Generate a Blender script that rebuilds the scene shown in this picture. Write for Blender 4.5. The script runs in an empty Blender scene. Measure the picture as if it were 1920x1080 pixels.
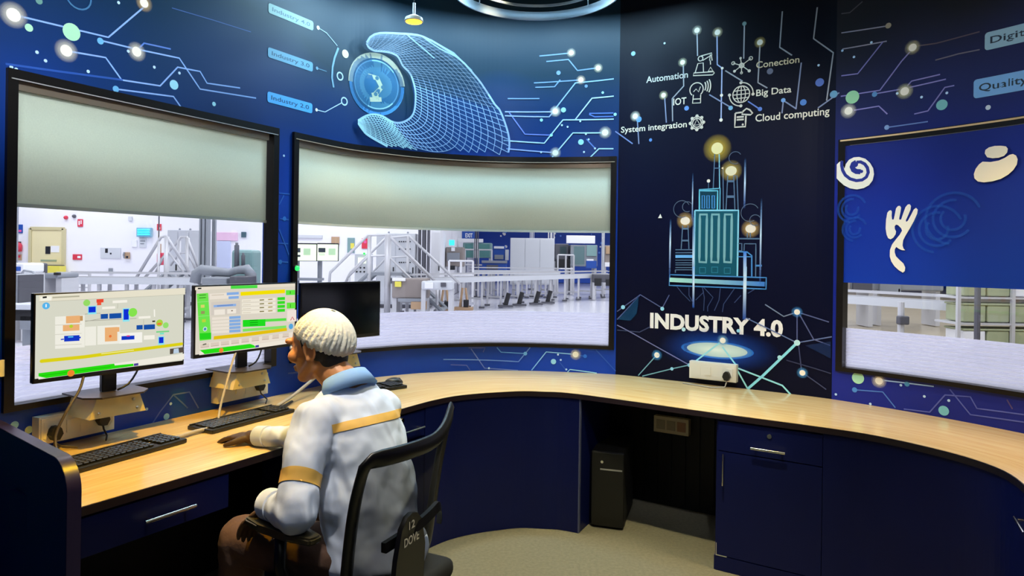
import bpy, bmesh, math, random
from mathutils import Vector, Matrix
random.seed(7)
SC = bpy.context.scene
COL = SC.collection
PI = math.pi

# ------------------------------------------------------------------ camera model (1920x1080 frame)
F = 1280.0; H = 1.48; RO = 0.014; Y0 = 481.5
cR, sR = math.cos(RO), math.sin(RO)
def ray(px, py):
    a = px - 960; b = py - Y0
    return ((a*cR + b*sR)/F, (-a*sR + b*cR)/F)
def PY(px, py, Y):
    x, d = ray(px, py)
    return Vector((x*Y, Y, H - d*Y))
def PZ(px, py, z):
    x, d = ray(px, py)
    t = (H - z)/d
    return Vector((x*t, t, z))

cam = bpy.data.cameras.new('camera'); camo = bpy.data.objects.new('camera', cam); COL.objects.link(camo)
camo.location = (0, 0, H); camo.rotation_euler = (PI/2, 0, 0)
camo.rotation_euler = (Matrix.Rotation(PI/2, 4, 'X') @ Matrix.Rotation(RO, 4, 'Z')).to_euler()
cam.sensor_width = 36; cam.lens = 24; cam.shift_y = -(540 - Y0)/1920; cam.clip_start = 0.02; cam.clip_end = 200
SC.camera = camo

# ------------------------------------------------------------------ colour + materials
def lin(r, g=None, b=None):
    if g is None:
        r = r.lstrip('#'); r, g, b = [int(r[i:i+2], 16) for i in (0, 2, 4)]
    f = lambda c: (c/255/12.92) if c/255 <= .04045 else ((c/255+.055)/1.055)**2.4
    return (f(r), f(g), f(b), 1)
def mat(name, col, rough=.5, metal=0., emit=None, es=0., noise=None, bump=None, spec=None, coat=0., alpha=None, trans=None):
    m = bpy.data.materials.new(name); m.use_nodes = True
    nt = m.node_tree; p = nt.nodes['Principled BSDF']
    c = lin(col) if isinstance(col, str) else (tuple(col) + (1,))[:4]
    p.inputs['Base Color'].default_value = c
    p.inputs['Roughness'].default_value = rough; p.inputs['Metallic'].default_value = metal
    if spec is not None: p.inputs['Specular IOR Level'].default_value = spec
    if coat: p.inputs['Coat Weight'].default_value = coat; p.inputs['Coat Roughness'].default_value = .12
    if emit: p.inputs['Emission Color'].default_value = lin(emit) if isinstance(emit, str) else emit; p.inputs['Emission Strength'].default_value = es
    if noise or bump:
        tc = nt.nodes.new('ShaderNodeTexCoord')
        n = nt.nodes.new('ShaderNodeTexNoise'); n.inputs['Detail'].default_value = 4
        nt.links.new(tc.outputs['Object'], n.inputs['Vector'])
        n.inputs['Scale'].default_value = (noise or bump)[0]
        if noise:
            mx = nt.nodes.new('ShaderNodeMix'); mx.data_type = 'RGBA'; mx.inputs[6].default_value = c
            mx.inputs[7].default_value = lin(noise[1]); nt.links.new(n.outputs['Fac'], mx.inputs[0])
            nt.links.new(mx.outputs[2], p.inputs['Base Color'])
        if bump:
            n2 = nt.nodes.new('ShaderNodeTexNoise'); n2.inputs['Scale'].default_value = bump[0]; n2.inputs['Detail'].default_value = 3
            nt.links.new(tc.outputs['Object'], n2.inputs['Vector'])
            b = nt.nodes.new('ShaderNodeBump'); b.inputs['Strength'].default_value = bump[1]; b.inputs['Distance'].default_value = .01
            nt.links.new(n2.outputs['Fac'], b.inputs['Height']); nt.links.new(b.outputs['Normal'], p.inputs['Normal'])
    return m

# ------------------------------------------------------------------ mesh helpers
def link(name, bm, m, parent=None, smooth=False, ang=None):
    me = bpy.data.meshes.new(name)
    bmesh.ops.recalc_face_normals(bm, faces=bm.faces[:])
    bm.to_mesh(me); bm.free()
    o = bpy.data.objects.new(name, me); COL.objects.link(o)
    for mm in (m if isinstance(m, (list, tuple)) else [m]): me.materials.append(mm)
    if smooth:
        for p in me.polygons: p.use_smooth = True
        if ang:
            md = o.modifiers.new('ws', 'WEIGHTED_NORMAL'); md.keep_sharp = True
            me.set_sharp_from_angle(angle=math.radians(ang))
    if parent:
        o.parent = parent; o.matrix_parent_inverse = parent.matrix_basis.inverted()
    return o
def tag(o, label=None, cat=None, group=None, kind=None):
    if label: o['label'] = label
    if cat: o['category'] = cat
    if group: o['group'] = group
    if kind: o['kind'] = kind
    return o
def thing(name, label, cat, loc=(0, 0, 0), group=None):
    o = bpy.data.objects.new(name, None); COL.objects.link(o); o.location = loc; o.empty_display_size = .05
    o.matrix_basis = Matrix.Translation(loc)
    return tag(o, label, cat, group)
def B(): return bmesh.new()
def box(bm, c, s, rot=None, bev=0., mi=0, seg=2):
    vs = [Vector((x*s[0]/2, y*s[1]/2, z*s[2]/2)) for x in (-1, 1) for y in (-1, 1) for z in (-1, 1)]
    if isinstance(rot, (int, float)): rot = Matrix.Rotation(rot, 3, 'Z')
    bv = [bm.verts.new((rot @ v if rot else v) + Vector(c)) for v in vs]
    fs = [bm.faces.new([bv[i] for i in q]) for q in ((0, 1, 3, 2), (4, 6, 7, 5), (0, 4, 5, 1), (2, 3, 7, 6), (0, 2, 6, 4), (1, 5, 7, 3))]
    for f in fs: f.material_index = mi
    if bev:
        es = list({e for f in fs for e in f.edges})
        r = bmesh.ops.bevel(bm, geom=es, offset=bev, segments=seg, affect='EDGES', profile=.5)
        for f in r['faces']: f.material_index = mi
    return bm
def tube(bm, pts, r, n=10, mi=0, cap=True, r2=None):
    pts = [Vector(p) for p in pts]; rings = []
    N = len(pts); up = None
    for i, p in enumerate(pts):
        t = (pts[min(i+1, N-1)] - pts[max(i-1, 0)]).normalized()
        if up is None:
            up = Vector((0, 0, 1)) if abs(t.z) < .9 else Vector((1, 0, 0))
        a = t.cross(up)
        if a.length < 1e-6: a = t.orthogonal()
        a.normalize(); b = a.cross(t).normalized(); up = b
        rr = r[i] if isinstance(r, (list, tuple)) else (r if r2 is None else r + (r2-r)*i/(N-1))
        rings.append([bm.verts.new(p + a*math.cos(2*PI*k/n)*rr + b*math.sin(2*PI*k/n)*rr) for k in range(n)])
    for i in range(N-1):
        for k in range(n):
            f = bm.faces.new((rings[i][k], rings[i][(k+1) % n], rings[i+1][(k+1) % n], rings[i+1][k])); f.material_index = mi
    if cap:
        for rg in (rings[0], rings[-1]):
            f = bm.faces.new(rg); f.material_index = mi
    return bm
def lathe(bm, c, prof, n=24, mi=0, axis=None):
    """prof: (r, z) list, revolved about z at c; axis: optional 3x3 matrix"""
    c = Vector(c); rings = []
    for r, z in prof:
        rings.append([bm.verts.new(c + ((axis @ Vector((r*math.cos(2*PI*k/n), r*math.sin(2*PI*k/n), z))) if axis else Vector((r*math.cos(2*PI*k/n), r*math.sin(2*PI*k/n), z)))) for k in range(n)])
    for a, b in zip(rings, rings[1:]):
        for k in range(n):
            f = bm.faces.new((a[k], a[(k+1) % n], b[(k+1) % n], b[k])); f.material_index = mi
    for rg in (rings[0], rings[-1]):
        f = bm.faces.new(rg); f.material_index = mi
    return bm
def prism(bm, pts, d, mi=0):
    """polygon of 3D points extruded by vector d"""
    d = Vector(d); a = [bm.verts.new(p) for p in pts]; b = [bm.verts.new(Vector(p)+d) for p in pts]
    fs = [bm.faces.new(a), bm.faces.new(b[::-1])]
    n = len(pts)
    for i in range(n): fs.append(bm.faces.new((a[i], b[i], b[(i+1) % n], a[(i+1) % n])))
    for f in fs: f.material_index = mi
    return bm
def catmull(P, step=.02):
    P = [Vector(p) for p in P]; out = []
    for i in range(len(P)-1):
        p0 = P[i-1] if i else P[0]*2-P[1]; p1 = P[i]; p2 = P[i+1]; p3 = P[i+2] if i+2 < len(P) else P[-1]*2-P[-2]
        n = max(2, int((p2-p1).length/step))
        for k in range(n):
            t = k/n
            out.append(.5*((2*p1)+(-p0+p2)*t+(2*p0-5*p1+4*p2-p3)*t*t+(-p0+3*p1-3*p2+p3)*t**3))
    out.append(P[-1]); return out
class Curve:
    """plan curve with arc length; offset > 0 is towards the room"""
    def __init__(self, P):
        self.p = catmull([Vector((x, y)) for x, y in P])
        self.s = [0.]
        for a, b in zip(self.p, self.p[1:]): self.s.append(self.s[-1] + (b-a).length)
        self.L = self.s[-1]
        self.n = []
        for i in range(len(self.p)):
            t = (self.p[min(i+2, len(self.p)-1)] - self.p[max(i-2, 0)]).normalized()
            self.n.append(Vector((t.y, -t.x)))
    def at(self, s, off=0., z=0.):
        import bisect
        i = min(max(bisect.bisect_right(self.s, s)-1, 0), len(self.p)-2)
        t = (s-self.s[i])/(self.s[i+1]-self.s[i])
        q = self.p[i].lerp(self.p[i+1], t); n = self.n[i].lerp(self.n[i+1], min(max(t, 0), 1)).normalized()
        q = q + n*off
        return Vector((q.x, q.y, z))
    def normal(self, s):
        a = self.at(s); b = self.at(s, 1.); return (b-a).normalized()
    def tangent(self, s):
        n = self.normal(s); return Vector((-n.y, n.x, 0))
    def hit(self, px, py=None, off=0.):
        """arc length and height where the sight line through a measured point meets the curve"""
        py = 540 if py is None else py
        x, d = ray(px, py)
        pts = [self.p[i] + self.n[i]*off for i in range(len(self.p))]
        for i in range(len(pts)-1):
            a, b = pts[i], pts[i+1]
            fa = a.x - x*a.y; fb = b.x - x*b.y
            if fa <= 0 < fb and a.y > .5:
                t = fa/(fa-fb); y = a.y + (b.y-a.y)*t
                return (self.s[i] + (self.s[i+1]-self.s[i])*t, H - d*y)
        raise ValueError('no hit %s' % px)
def cbox(bm, cv, s0, s1, z0, z1, o0, o1, step=.05, mi=0):
    n = max(1, int(math.ceil((s1-s0)/step))); rows = []
    for i in range(n+1):
        s = s0+(s1-s0)*i/n
        rows.append([bm.verts.new(cv.at(s, o, z)) for o, z in ((o0, z0), (o1, z0), (o1, z1), (o0, z1))])
    for a, b in zip(rows, rows[1:]):
        for k in range(4):
            f = bm.faces.new((a[k], a[(k+1) % 4], b[(k+1) % 4], b[k])); f.material_index = mi
    for r in (rows[0], rows[-1]):
        f = bm.faces.new(r); f.material_index = mi
    return bm
_tc = {}
def text2d(s, bold=0.):
    """2D triangles of a line of lettering, normalised: height of a capital = 1, starts at x=0"""
    k = (s, bold)
    if k in _tc: return _tc[k]
    cu = bpy.data.curves.new('t', 'FONT'); cu.body = s; cu.size = 1; cu.offset = bold; cu.resolution_u = 3
    o = bpy.data.objects.new('t', cu); COL.objects.link(o)
    dg = bpy.context.evaluated_depsgraph_get(); dg.update()
    me = bpy.data.meshes.new_from_object(o.evaluated_get(dg))
    bm = bmesh.new(); bm.from_mesh(me); bmesh.ops.triangulate(bm, faces=bm.faces[:]); bm.verts.ensure_lookup_table()
    V = [(v.co.x, v.co.y) for v in bm.verts]; FF = [tuple(v.index for v in f.verts) for f in bm.faces]
    bm.free(); bpy.data.objects.remove(o); bpy.data.curves.remove(cu); bpy.data.meshes.remove(me)
    x0 = min(v[0] for v in V); x1 = max(v[0] for v in V); h = .729
    V = [((x-x0)/(x1-x0), y/h) for x, y in V]
    _tc[k] = (V, FF); return _tc[k]

class Ink:
    """flat coloured print on a surface: fn(a, b, off) gives the 3D point; per-corner colour with alpha"""
    def __init__(self, fn, base=.0007, inc=3e-5, step=.03):
        self.fn = fn; self.V = []; self.F = []; self.C = []; self.off = base; self.inc = inc; self.step = step
    def add(self, pts, faces, cols):
        k = len(self.V); self.off += self.inc
        for p in pts: self.V.append(self.fn(p[0], p[1], self.off))
        for c in cols: self.C.append(c)
        for f in faces: self.F.append(tuple(i+k for i in f))
    def line(self, pts, w, c, c2=None, closed=False):
        if closed: pts = list(pts)+[pts[0]]
        Q = []; L = [0]
        for a, b in zip(pts, pts[1:]):
            d = math.hypot(b[0]-a[0], b[1]-a[1]); n = max(1, int(d/self.step))
            for i in range(n): Q.append((a[0]+(b[0]-a[0])*i/n, a[1]+(b[1]-a[1])*i/n))
        Q.append(pts[-1]); P = []; Cc = []; Fc = []
        N = len(Q)
        for i, q in enumerate(Q):
            a = Q[max(i-1, 0)]; b = Q[min(i+1, N-1)]
            if closed and i in (0, N-1): a, b = Q[N-2], Q[1]
            dx, dy = b[0]-a[0], b[1]-a[1]; l = math.hypot(dx, dy) or 1
            nx, ny = -dy/l*w/2, dx/l*w/2
            P += [(q[0]+nx, q[1]+ny), (q[0]-nx, q[1]-ny)]
            cc = c if c2 is None else tuple(c[k]+(c2[k]-c[k])*i/max(N-1, 1) for k in range(4))
            Cc += [cc, cc]
            if i: Fc.append((2*i-2, 2*i-1, 2*i+1, 2*i))
        self.add(P, Fc, Cc)
    def disc(self, c, r, col, rim=None, n=20, rings=1, r0=0, ex=1, rot=0):
        P = []; Cc = []; Fc = []; rim = col if rim is None else rim
        m = rings+1
        for j in range(m):
            t = j/rings; rr = r0+(r-r0)*t
            cc = tuple(col[k]+(rim[k]-col[k])*t for k in range(4))
            for i in range(n):
                a = 2*PI*i/n; x, y = rr*math.cos(a)*ex, rr*math.sin(a)
                P.append((c[0]+x*math.cos(rot)-y*math.sin(rot), c[1]+x*math.sin(rot)+y*math.cos(rot))); Cc.append(cc)
        for j in range(rings):
            for i in range(n): Fc.append((j*n+i, j*n+(i+1) % n, (j+1)*n+(i+1) % n, (j+1)*n+i))
        if r0 == 0: pass
        self.add(P, Fc, Cc)
    def glow(self, c, r, col, ex=1):
        z = tuple(col[:3])+(0,)
        self.disc(c, r, tuple(col[:3])+(.9,), tuple(col[:3])+(0.,), rings=5, n=20, ex=ex)
    def poly(self, pts, col, tri=True):
        bm = bmesh.new(); vs = [bm.verts.new((p[0], p[1], 0)) for p in pts]
        f = bm.faces.new(vs); bmesh.ops.triangulate(bm, faces=[f])
        a0 = min(p[0] for p in pts); a1 = max(p[0] for p in pts)
        if self.step < .2:
            for k in range(1, int((a1-a0)/.025)+1):                 # follow the curve of the wall
                bmesh.ops.bisect_plane(bm, geom=bm.verts[:]+bm.edges[:]+bm.faces[:], plane_co=(a0+k*.025, 0, 0), plane_no=(1, 0, 0))
        bm.verts.index_update()
        self.add([(v.co.x, v.co.y) for v in bm.verts], [tuple(v.index for v in q.verts) for q in bm.faces], [col]*len(bm.verts)); bm.free()
    def rect(self, a0, b0, a1, b1, col, col2=None):
        n = max(1, int(abs(a1-a0)/self.step)); P = []; Fc = []
        for i in range(n+1):
            a = a0+(a1-a0)*i/n; P += [(a, b0), (a, b1)]
            if i: Fc.append((2*i-2, 2*i-1, 2*i+1, 2*i))
        self.add(P, Fc, ([col, col2 or col]*(n+1)))
    def rrect(self, a0, b0, a1, b1, r, col):
        pts = []
        for (cx, cy, s) in ((a1-r, b0+r, -PI/2), (a1-r, b1-r, 0), (a0+r, b1-r, PI/2), (a0+r, b0+r, PI)):
            for k in range(5): pts.append((cx+r*math.cos(s+PI/8*k), cy+r*math.sin(s+PI/8*k)))
        self.poly(pts, col)
    def text(self, s, a0, b0, width, cap, col, bold=0., sl=0.):
        V, Fc = text2d(s, bold)
        self.add([(a0+x*width, b0+y*cap+sl*x*width) for x, y in V], Fc, [col]*len(V))
    def build(self, name, m, parent=None):
        me = bpy.data.meshes.new(name); me.from_pydata(self.V, [], self.F); me.update()
        at = me.color_attributes.new('Col', 'FLOAT_COLOR', 'POINT')
        for i, c in enumerate(self.C): at.data[i].color = c
        o = bpy.data.objects.new(name, me); COL.objects.link(o); me.materials.append(m)
        if parent: o.parent = parent; o.matrix_parent_inverse = parent.matrix_basis.inverted()
        return o
def ink_mat(name, rough=.45, emit=0., boost=1.):
    m = bpy.data.materials.new(name); m.use_nodes = True; nt = m.node_tree; p = nt.nodes['Principled BSDF']; out = nt.nodes['Material Output']
    at = nt.nodes.new('ShaderNodeVertexColor'); at.layer_name = 'Col'
    if emit:
        e = nt.nodes.new('ShaderNodeEmission'); e.inputs['Strength'].default_value = emit
        nt.links.new(at.outputs['Color'], e.inputs['Color']); nt.links.new(e.outputs[0], out.inputs[0]); return m
    nt.links.new(at.outputs['Color'], p.inputs['Base Color']); nt.links.new(at.outputs['Alpha'], p.inputs['Alpha'])
    p.inputs['Roughness'].default_value = rough
    return m
def rgb(h, a=1.): c = lin(h); return (c[0], c[1], c[2], a)
# ------------------------------------------------------------------ plan curves (metres)
WALL = Curve([(-2.75, -2.3), (-2.72, -1.0), (-2.6, .2), (-2.35, 1.1), (-2.08, 1.8), (-1.80, 2.38), (-1.52, 2.92), (-1.21, 3.50), (-.97, 3.92),
              (-.78, 4.09), (-.56, 4.24), (-.22, 4.36), (.05, 4.385), (.33, 4.36), (.66, 4.29), (.92, 4.14), (1.25, 3.93), (1.54, 3.74),
              (1.72, 3.60), (1.98, 3.30), (2.22, 2.93), (2.50, 2.35), (2.68, 1.6), (2.75, .6), (2.75, -2.3)])
FRONT = Curve([(-1.22, 1.94), (-1.03, 2.26), (-.86, 2.56), (-.69, 2.90), (-.53, 3.22), (-.30, 3.55), (0, 3.70), (.18, 3.71), (.38, 3.65), (.97, 3.26),
               (1.38, 3.0), (1.55, 2.86), (1.69, 2.65), (1.745, 2.48), (1.73, 2.33), (1.64, 2.13), (1.50, 1.93)])
WZ0, WZ1 = .905, 2.12
CEIL = 3.35
def wfn(s, z, off): return WALL.at(s, off, z)
def wsz(px, py): return WALL.hit(px, py)
S1a, S1b = wsz(6, 480)[0], wsz(517, 480)[0]
S2a, S2b = wsz(545, 480)[0], wsz(1154, 480)[0]
SPa, SPb = wsz(1157, 480)[0], wsz(1563, 480)[0]
S3a, S3b = wsz(1571, 480)[0], WALL.hit(1920, 480)[0] + 1.15
SDa = wsz(2, 480)[0]                                  # where the worktop meets the left end panel

# ------------------------------------------------------------------ materials
def mural_mat(name, low, mid, high, zs, rough=.42, spec=.35):
    m = mat(name, low, rough, spec=spec); nt = m.node_tree; p = nt.nodes['Principled BSDF']
    tc = nt.nodes.new('ShaderNodeTexCoord'); sp = nt.nodes.new('ShaderNodeSeparateXYZ'); nt.links.new(tc.outputs['Object'], sp.inputs[0])
    n = nt.nodes.new('ShaderNodeTexNoise'); n.inputs['Scale'].default_value = 1.3; n.inputs['Detail'].default_value = 1; nt.links.new(tc.outputs['Object'], n.inputs['Vector'])
    ma = nt.nodes.new('ShaderNodeMath'); ma.operation = 'MULTIPLY_ADD'; nt.links.new(n.outputs['Fac'], ma.inputs[0]); ma.inputs[1].default_value = .7; nt.links.new(sp.outputs['Z'], ma.inputs[2])
    mr = nt.nodes.new('ShaderNodeMapRange'); nt.links.new(ma.outputs[0], mr.inputs[0]); mr.inputs[1].default_value = zs[0]; mr.inputs[2].default_value = zs[1]
    cr = nt.nodes.new('ShaderNodeValToRGB'); nt.links.new(mr.outputs[0], cr.inputs[0]); e = cr.color_ramp.elements
    e[0].color = lin(low); e[1].color = lin(high); x = e.new(.5); x.color = lin(mid)
    nt.links.new(cr.outputs[0], p.inputs['Base Color'])
    return m
M = {}
M['mural'] = mural_mat('printed_mural_vinyl', '0640b0', '05306e', '04283a', (2.05, 2.95))
M['mural_r'] = mural_mat('printed_mural_vinyl_right', '14248a', '181f58', '17131a', (2.2, 3.0))
M['panel'] = mural_mat('printed_mural_vinyl_dark', '03061f', '060a2a', '0d0f18', (1.0, 3.2), .45, .16)
M['ink'] = ink_mat('mural_ink', .4)
M['frame'] = mat('dark_bronze_aluminium', '17120f', .35, .3)
M['navy'] = mat('navy_laminate', '09144e', .42, noise=(3, '081142'), spec=.22)
M['navy_edge'] = mat('navy_edge_band', '2a2450', .35)
M['black'] = mat('black_plastic', '0b0b0c', .45)
M['black_soft'] = mat('black_textured_plastic', '101011', .6, bump=(120, .15))
M['dark'] = mat('dark_board', '07080d', .6)
M['steel'] = mat('brushed_steel', 'c9c4b8', .28, .9)
M['chrome'] = mat('chrome', 'e8e6e0', .12, 1.)
M['white_pl'] = mat('ivory_plastic', 'e9e4d2', .4)
M['white_ink'] = mat('white_cut_vinyl', 'f4f0e2', .5)
M['grey_pl'] = mat('grey_plastic', '8e8f90', .45)
M['edge_glint1'] = mat('steel_edge_highlight', 'd0ccc8', .3, .5); M['edge_glint2'] = mat('beige_edge_highlight', 'b09c84', .4); M['edge_glint3'] = mat('sand_edge_highlight', 'e0c090', .4)  # colours of the bright highlight lines along the window frames
M['plain'] = mat('plain_room_paint', '1a2134', .7)
# wood laminate
m = mat('oak_laminate', 'd9b877', .16); nt = m.node_tree; p = nt.nodes['Principled BSDF']
tc = nt.nodes.new('ShaderNodeTexCoord'); mp = nt.nodes.new('ShaderNodeMapping'); mp.inputs['Scale'].default_value = (.5, 14., 1)
nt.links.new(tc.outputs['UV'], mp.inputs[0])
n = nt.nodes.new('ShaderNodeTexNoise'); n.inputs['Scale'].default_value = 5; n.inputs['Detail'].default_value = 6; n.inputs['Distortion'].default_value = .6
nt.links.new(mp.outputs[0], n.inputs['Vector'])
cr = nt.nodes.new('ShaderNodeValToRGB'); nt.links.new(n.outputs['Fac'], cr.inputs[0])
cr.color_ramp.elements[0].position = .3; cr.color_ramp.elements[0].color = lin('dab67a'); cr.color_ramp.elements[1].position = .7; cr.color_ramp.elements[1].color = lin('e9d09a')
nt.links.new(cr.outputs[0], p.inputs['Base Color']); M['wood'] = m
M['carpet'] = mat('grey_loop_carpet', '6d6a5c', .95, noise=(60, '8d8874'), bump=(260, .6), spec=.1)
# translucent roller blind fabric
def fabric(name, col, tl=.5):
    m = bpy.data.materials.new(name); m.use_nodes = True; nt = m.node_tree; nt.nodes.clear()
    o = nt.nodes.new('ShaderNodeOutputMaterial'); d = nt.nodes.new('ShaderNodeBsdfDiffuse'); t = nt.nodes.new('ShaderNodeBsdfTranslucent'); mx = nt.nodes.new('ShaderNodeMixShader')
    tc = nt.nodes.new('ShaderNodeTexCoord'); n = nt.nodes.new('ShaderNodeTexNoise'); n.inputs['Scale'].default_value = 180; nt.links.new(tc.outputs['Object'], n.inputs['Vector'])
    c = nt.nodes.new('ShaderNodeMix'); c.data_type = 'RGBA'; a = lin(col); c.inputs[6].default_value = tuple(x*.88 for x in a[:3])+(1,); c.inputs[7].default_value = a
    nt.links.new(n.outputs['Fac'], c.inputs[0]); nt.links.new(c.outputs[2], d.inputs[0]); nt.links.new(c.outputs[2], t.inputs[0])
    mx.inputs[0].default_value = tl; nt.links.new(d.outputs[0], mx.inputs[1]); nt.links.new(t.outputs[0], mx.inputs[2]); nt.links.new(mx.outputs[0], o.inputs[0])
    return m
M['blind'] = fabric('roller_blind_fabric', 'e2e8da', .72)
def glassy(name, tint, rough=.02, ior=1.45, gl=1.0):
    m = bpy.data.materials.new(name); m.use_nodes = True; nt = m.node_tree; nt.nodes.clear()
    o = nt.nodes.new('ShaderNodeOutputMaterial'); t = nt.nodes.new('ShaderNodeBsdfTransparent'); g = nt.nodes.new('ShaderNodeBsdfGlossy'); mx = nt.nodes.new('ShaderNodeMixShader')
    f = nt.nodes.new('ShaderNodeFresnel'); f.inputs[0].default_value = ior; g.inputs['Roughness'].default_value = rough; t.inputs[0].default_value = tint
    ge = nt.nodes.new('ShaderNodeNewGeometry'); io = nt.nodes.new('ShaderNodeMapRange'); io.inputs[3].default_value = ior; io.inputs[4].default_value = 1/ior
    nt.links.new(ge.outputs['Backfacing'], io.inputs[0]); nt.links.new(io.outputs[0], f.inputs[0])
    nt.links.new(f.outputs[0], mx.inputs[0]); nt.links.new(t.outputs[0], mx.inputs[1]); nt.links.new(g.outputs[0], mx.inputs[2]); nt.links.new(mx.outputs[0], o.inputs[0])
    return m
M['glass'] = glassy('window_glass', (.97, .98, 1., 1))
# frosted film with fine clear stripes
m = bpy.data.materials.new('frosted_stripe_film'); m.use_nodes = True; nt = m.node_tree; nt.nodes.clear()
o = nt.nodes.new('ShaderNodeOutputMaterial'); tc = nt.nodes.new('ShaderNodeTexCoord'); sp = nt.nodes.new('ShaderNodeSeparateXYZ'); nt.links.new(tc.outputs['Object'], sp.inputs[0])
mu = nt.nodes.new('ShaderNodeMath'); mu.operation = 'MULTIPLY'; mu.inputs[1].default_value = 1/.0185; nt.links.new(sp.outputs['Z'], mu.inputs[0])
fr = nt.nodes.new('ShaderNodeMath'); fr.operation = 'FRACT'; nt.links.new(mu.outputs[0], fr.inputs[0])
gt = nt.nodes.new('ShaderNodeMath'); gt.operation = 'GREATER_THAN'; gt.inputs[1].default_value = .28; nt.links.new(fr.outputs[0], gt.inputs[0])
# stripes thin out towards the sill
d = nt.nodes.new('ShaderNodeBsdfDiffuse'); d.inputs[0].default_value = lin('dadae8'); t = nt.nodes.new('ShaderNodeBsdfTranslucent'); t.inputs[0].default_value = lin('e2e2ee')
m1 = nt.nodes.new('ShaderNodeMixShader'); m1.inputs[0].default_value = .93; nt.links.new(d.outputs[0], m1.inputs[1]); nt.links.new(t.outputs[0], m1.inputs[2])
tr = nt.nodes.new('ShaderNodeBsdfTransparent'); m2 = nt.nodes.new('ShaderNodeMixShader')
m3 = nt.nodes.new('ShaderNodeMixShader'); m3.inputs[0].default_value = .55; nt.links.new(tr.outputs[0], m3.inputs[1]); nt.links.new(m1.outputs[0], m3.inputs[2])
m4 = nt.nodes.new('ShaderNodeMixShader'); m4.inputs[0].default_value = .80; nt.links.new(tr.outputs[0], m4.inputs[1]); nt.links.new(m1.outputs[0], m4.inputs[2])
nt.links.new(gt.outputs[0], m2.inputs[0]); nt.links.new(m3.outputs[0], m2.inputs[1]); nt.links.new(m4.outputs[0], m2.inputs[2]); nt.links.new(m2.outputs[0], o.inputs[0]); M['film'] = m

# ------------------------------------------------------------------ shell
def struct(o): o['kind'] = 'structure'; return o
def wall_obj(name, rects, m):
    bm = B()
    for s0, s1, z0, z1 in rects: cbox(bm, WALL, s0, s1, z0, z1, 0, -.05, .03)
    return struct(link(name, bm, m, smooth=False))
wl = wall_obj('wall_left', [(0, S1a, 0, CEIL), (S1a, S1b, 0, WZ0), (S1a, S1b, WZ1, CEIL), (S1b, S2a, 0, CEIL), (S2a, S2b, 0, WZ0), (S2a, S2b, WZ1, CEIL), (S2b, SPa, 0, CEIL)], M['mural'])
wb = wall_obj('wall_back', [(SPa, SPb, 0, CEIL)], M['panel'])
wr = wall_obj('wall_right', [(SPb, S3a, 0, CEIL), (S3a, S3b, 0, WZ0), (S3a, S3b, WZ1, CEIL), (S3b, WALL.L, 0, CEIL)], M['mural_r'])
bm = B(); box(bm, (0, -2.36, CEIL/2), (5.8, .12, CEIL)); struct(link('wall_front', bm, M['plain']))
bm = B(); outl = [WALL.at(s, -.02, 0) for s in [WALL.L*i/90 for i in range(91)]]
prism(bm, [(p.x, p.y, -.012) for p in outl], (0, 0, .012)); struct(link('floor', bm, M['carpet']))
bm = B(); outl = [WALL.at(s, -.05, 0) for s in [WALL.L*i/90 for i in range(91)]]
prism(bm, [(p.x, p.y, CEIL) for p in outl], (0, 0, .08)); struct(link('ceiling', bm, mat('dark_ceiling', '8fa4b0', .6)))

def window(n, s0, s1, z0=WZ0, z1=WZ1):
    e = struct(thing('window_%d' % n, None, None, WALL.at((s0+s1)/2, 0, z0)))
    bm = B(); fw = .034
    cbox(bm, WALL, s0, s1, z0, z0+.022, .016, -.052); cbox(bm, WALL, s0, s1, z1-fw, z1, .016, -.052)
    cbox(bm, WALL, s0, s0+fw, z0+.022, z1-fw, .016, -.052); cbox(bm, WALL, s1-fw, s1, z0+.022, z1-fw, .016, -.052)
    link('frame', bm, M['frame'], e)
    link('highlight_strip', cbox(B(), WALL, s0+.01, s1-.01, z1-(.012 if n == 3 else .037), z1-(.004 if n == 3 else .033), .0165, .019, .04), M['edge_glint%d' % n], e)  # strip stands in for the lit edge line on the frame
    bm = B(); cbox(bm, WALL, s0+fw, s1-fw, z0+.022, z1-fw, -.036, -.041, .04); link('pane', bm, M['glass'], e)
    bm = B(); cbox(bm, WALL, s0+fw, s1-fw, z0+.022, 1.13, -.0345, -.0352, .04); tag(link('frosted_film', bm, M['film'], e), 'white frosted film with fine horizontal stripes along the bottom of the glass')
    return e
window(1, S1a, S1b); window(2, S2a, S2b); window(3, S3a, S3b)
def blind(label, s0, s1, zb, zt=WZ1-.034):
    e = thing('roller_blind', label, 'blind', WALL.at((s0+s1)/2, -.04, zb), 'roller blinds in the windows')
    bm = B(); cbox(bm, WALL, s0, s1, zb+.012, zt-.03, -.020, -.0213, .04); link('fabric', bm, M['blind'], e, True)
    bm = B(); cbox(bm, WALL, s0, s1, zt-.034, zt-.002, -.003, -.032, .04); link('head_rail', bm, mat('blind_rail', '9a8a78', .35, .6), e)
    bm = B(); cbox(bm, WALL, s0, s1, zb, zb+.013, -.014, -.027, .04); link('bottom_bar', bm, mat('blind_bar', 'b9bdb4', .5), e)
blind('pale grey roller blind half down over the left window behind the two lit monitors', S1a+.036, S1b-.05, 1.635)
blind('pale grey roller blind half down over the middle window behind the switched-off monitor', S2a+.036, S2b-.036, 1.64)

# blue panel filling the upper part of window 3, with cut vinyl symbols
bp = thing('window_panel', 'blue board with white cut-out symbols covering the upper part of the right window', 'panel', WALL.at(S3a+.1, 0, 1.37))
bm = B(); cbox(bm, WALL, S3a+.030, S3b-.034, 1.37, WZ1-.036, .010, .0, .03); link('board', bm, mural_mat('blue_board', '0640b8', '14298c', '1a2050', (1.4, 2.9), .4), bp)

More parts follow.
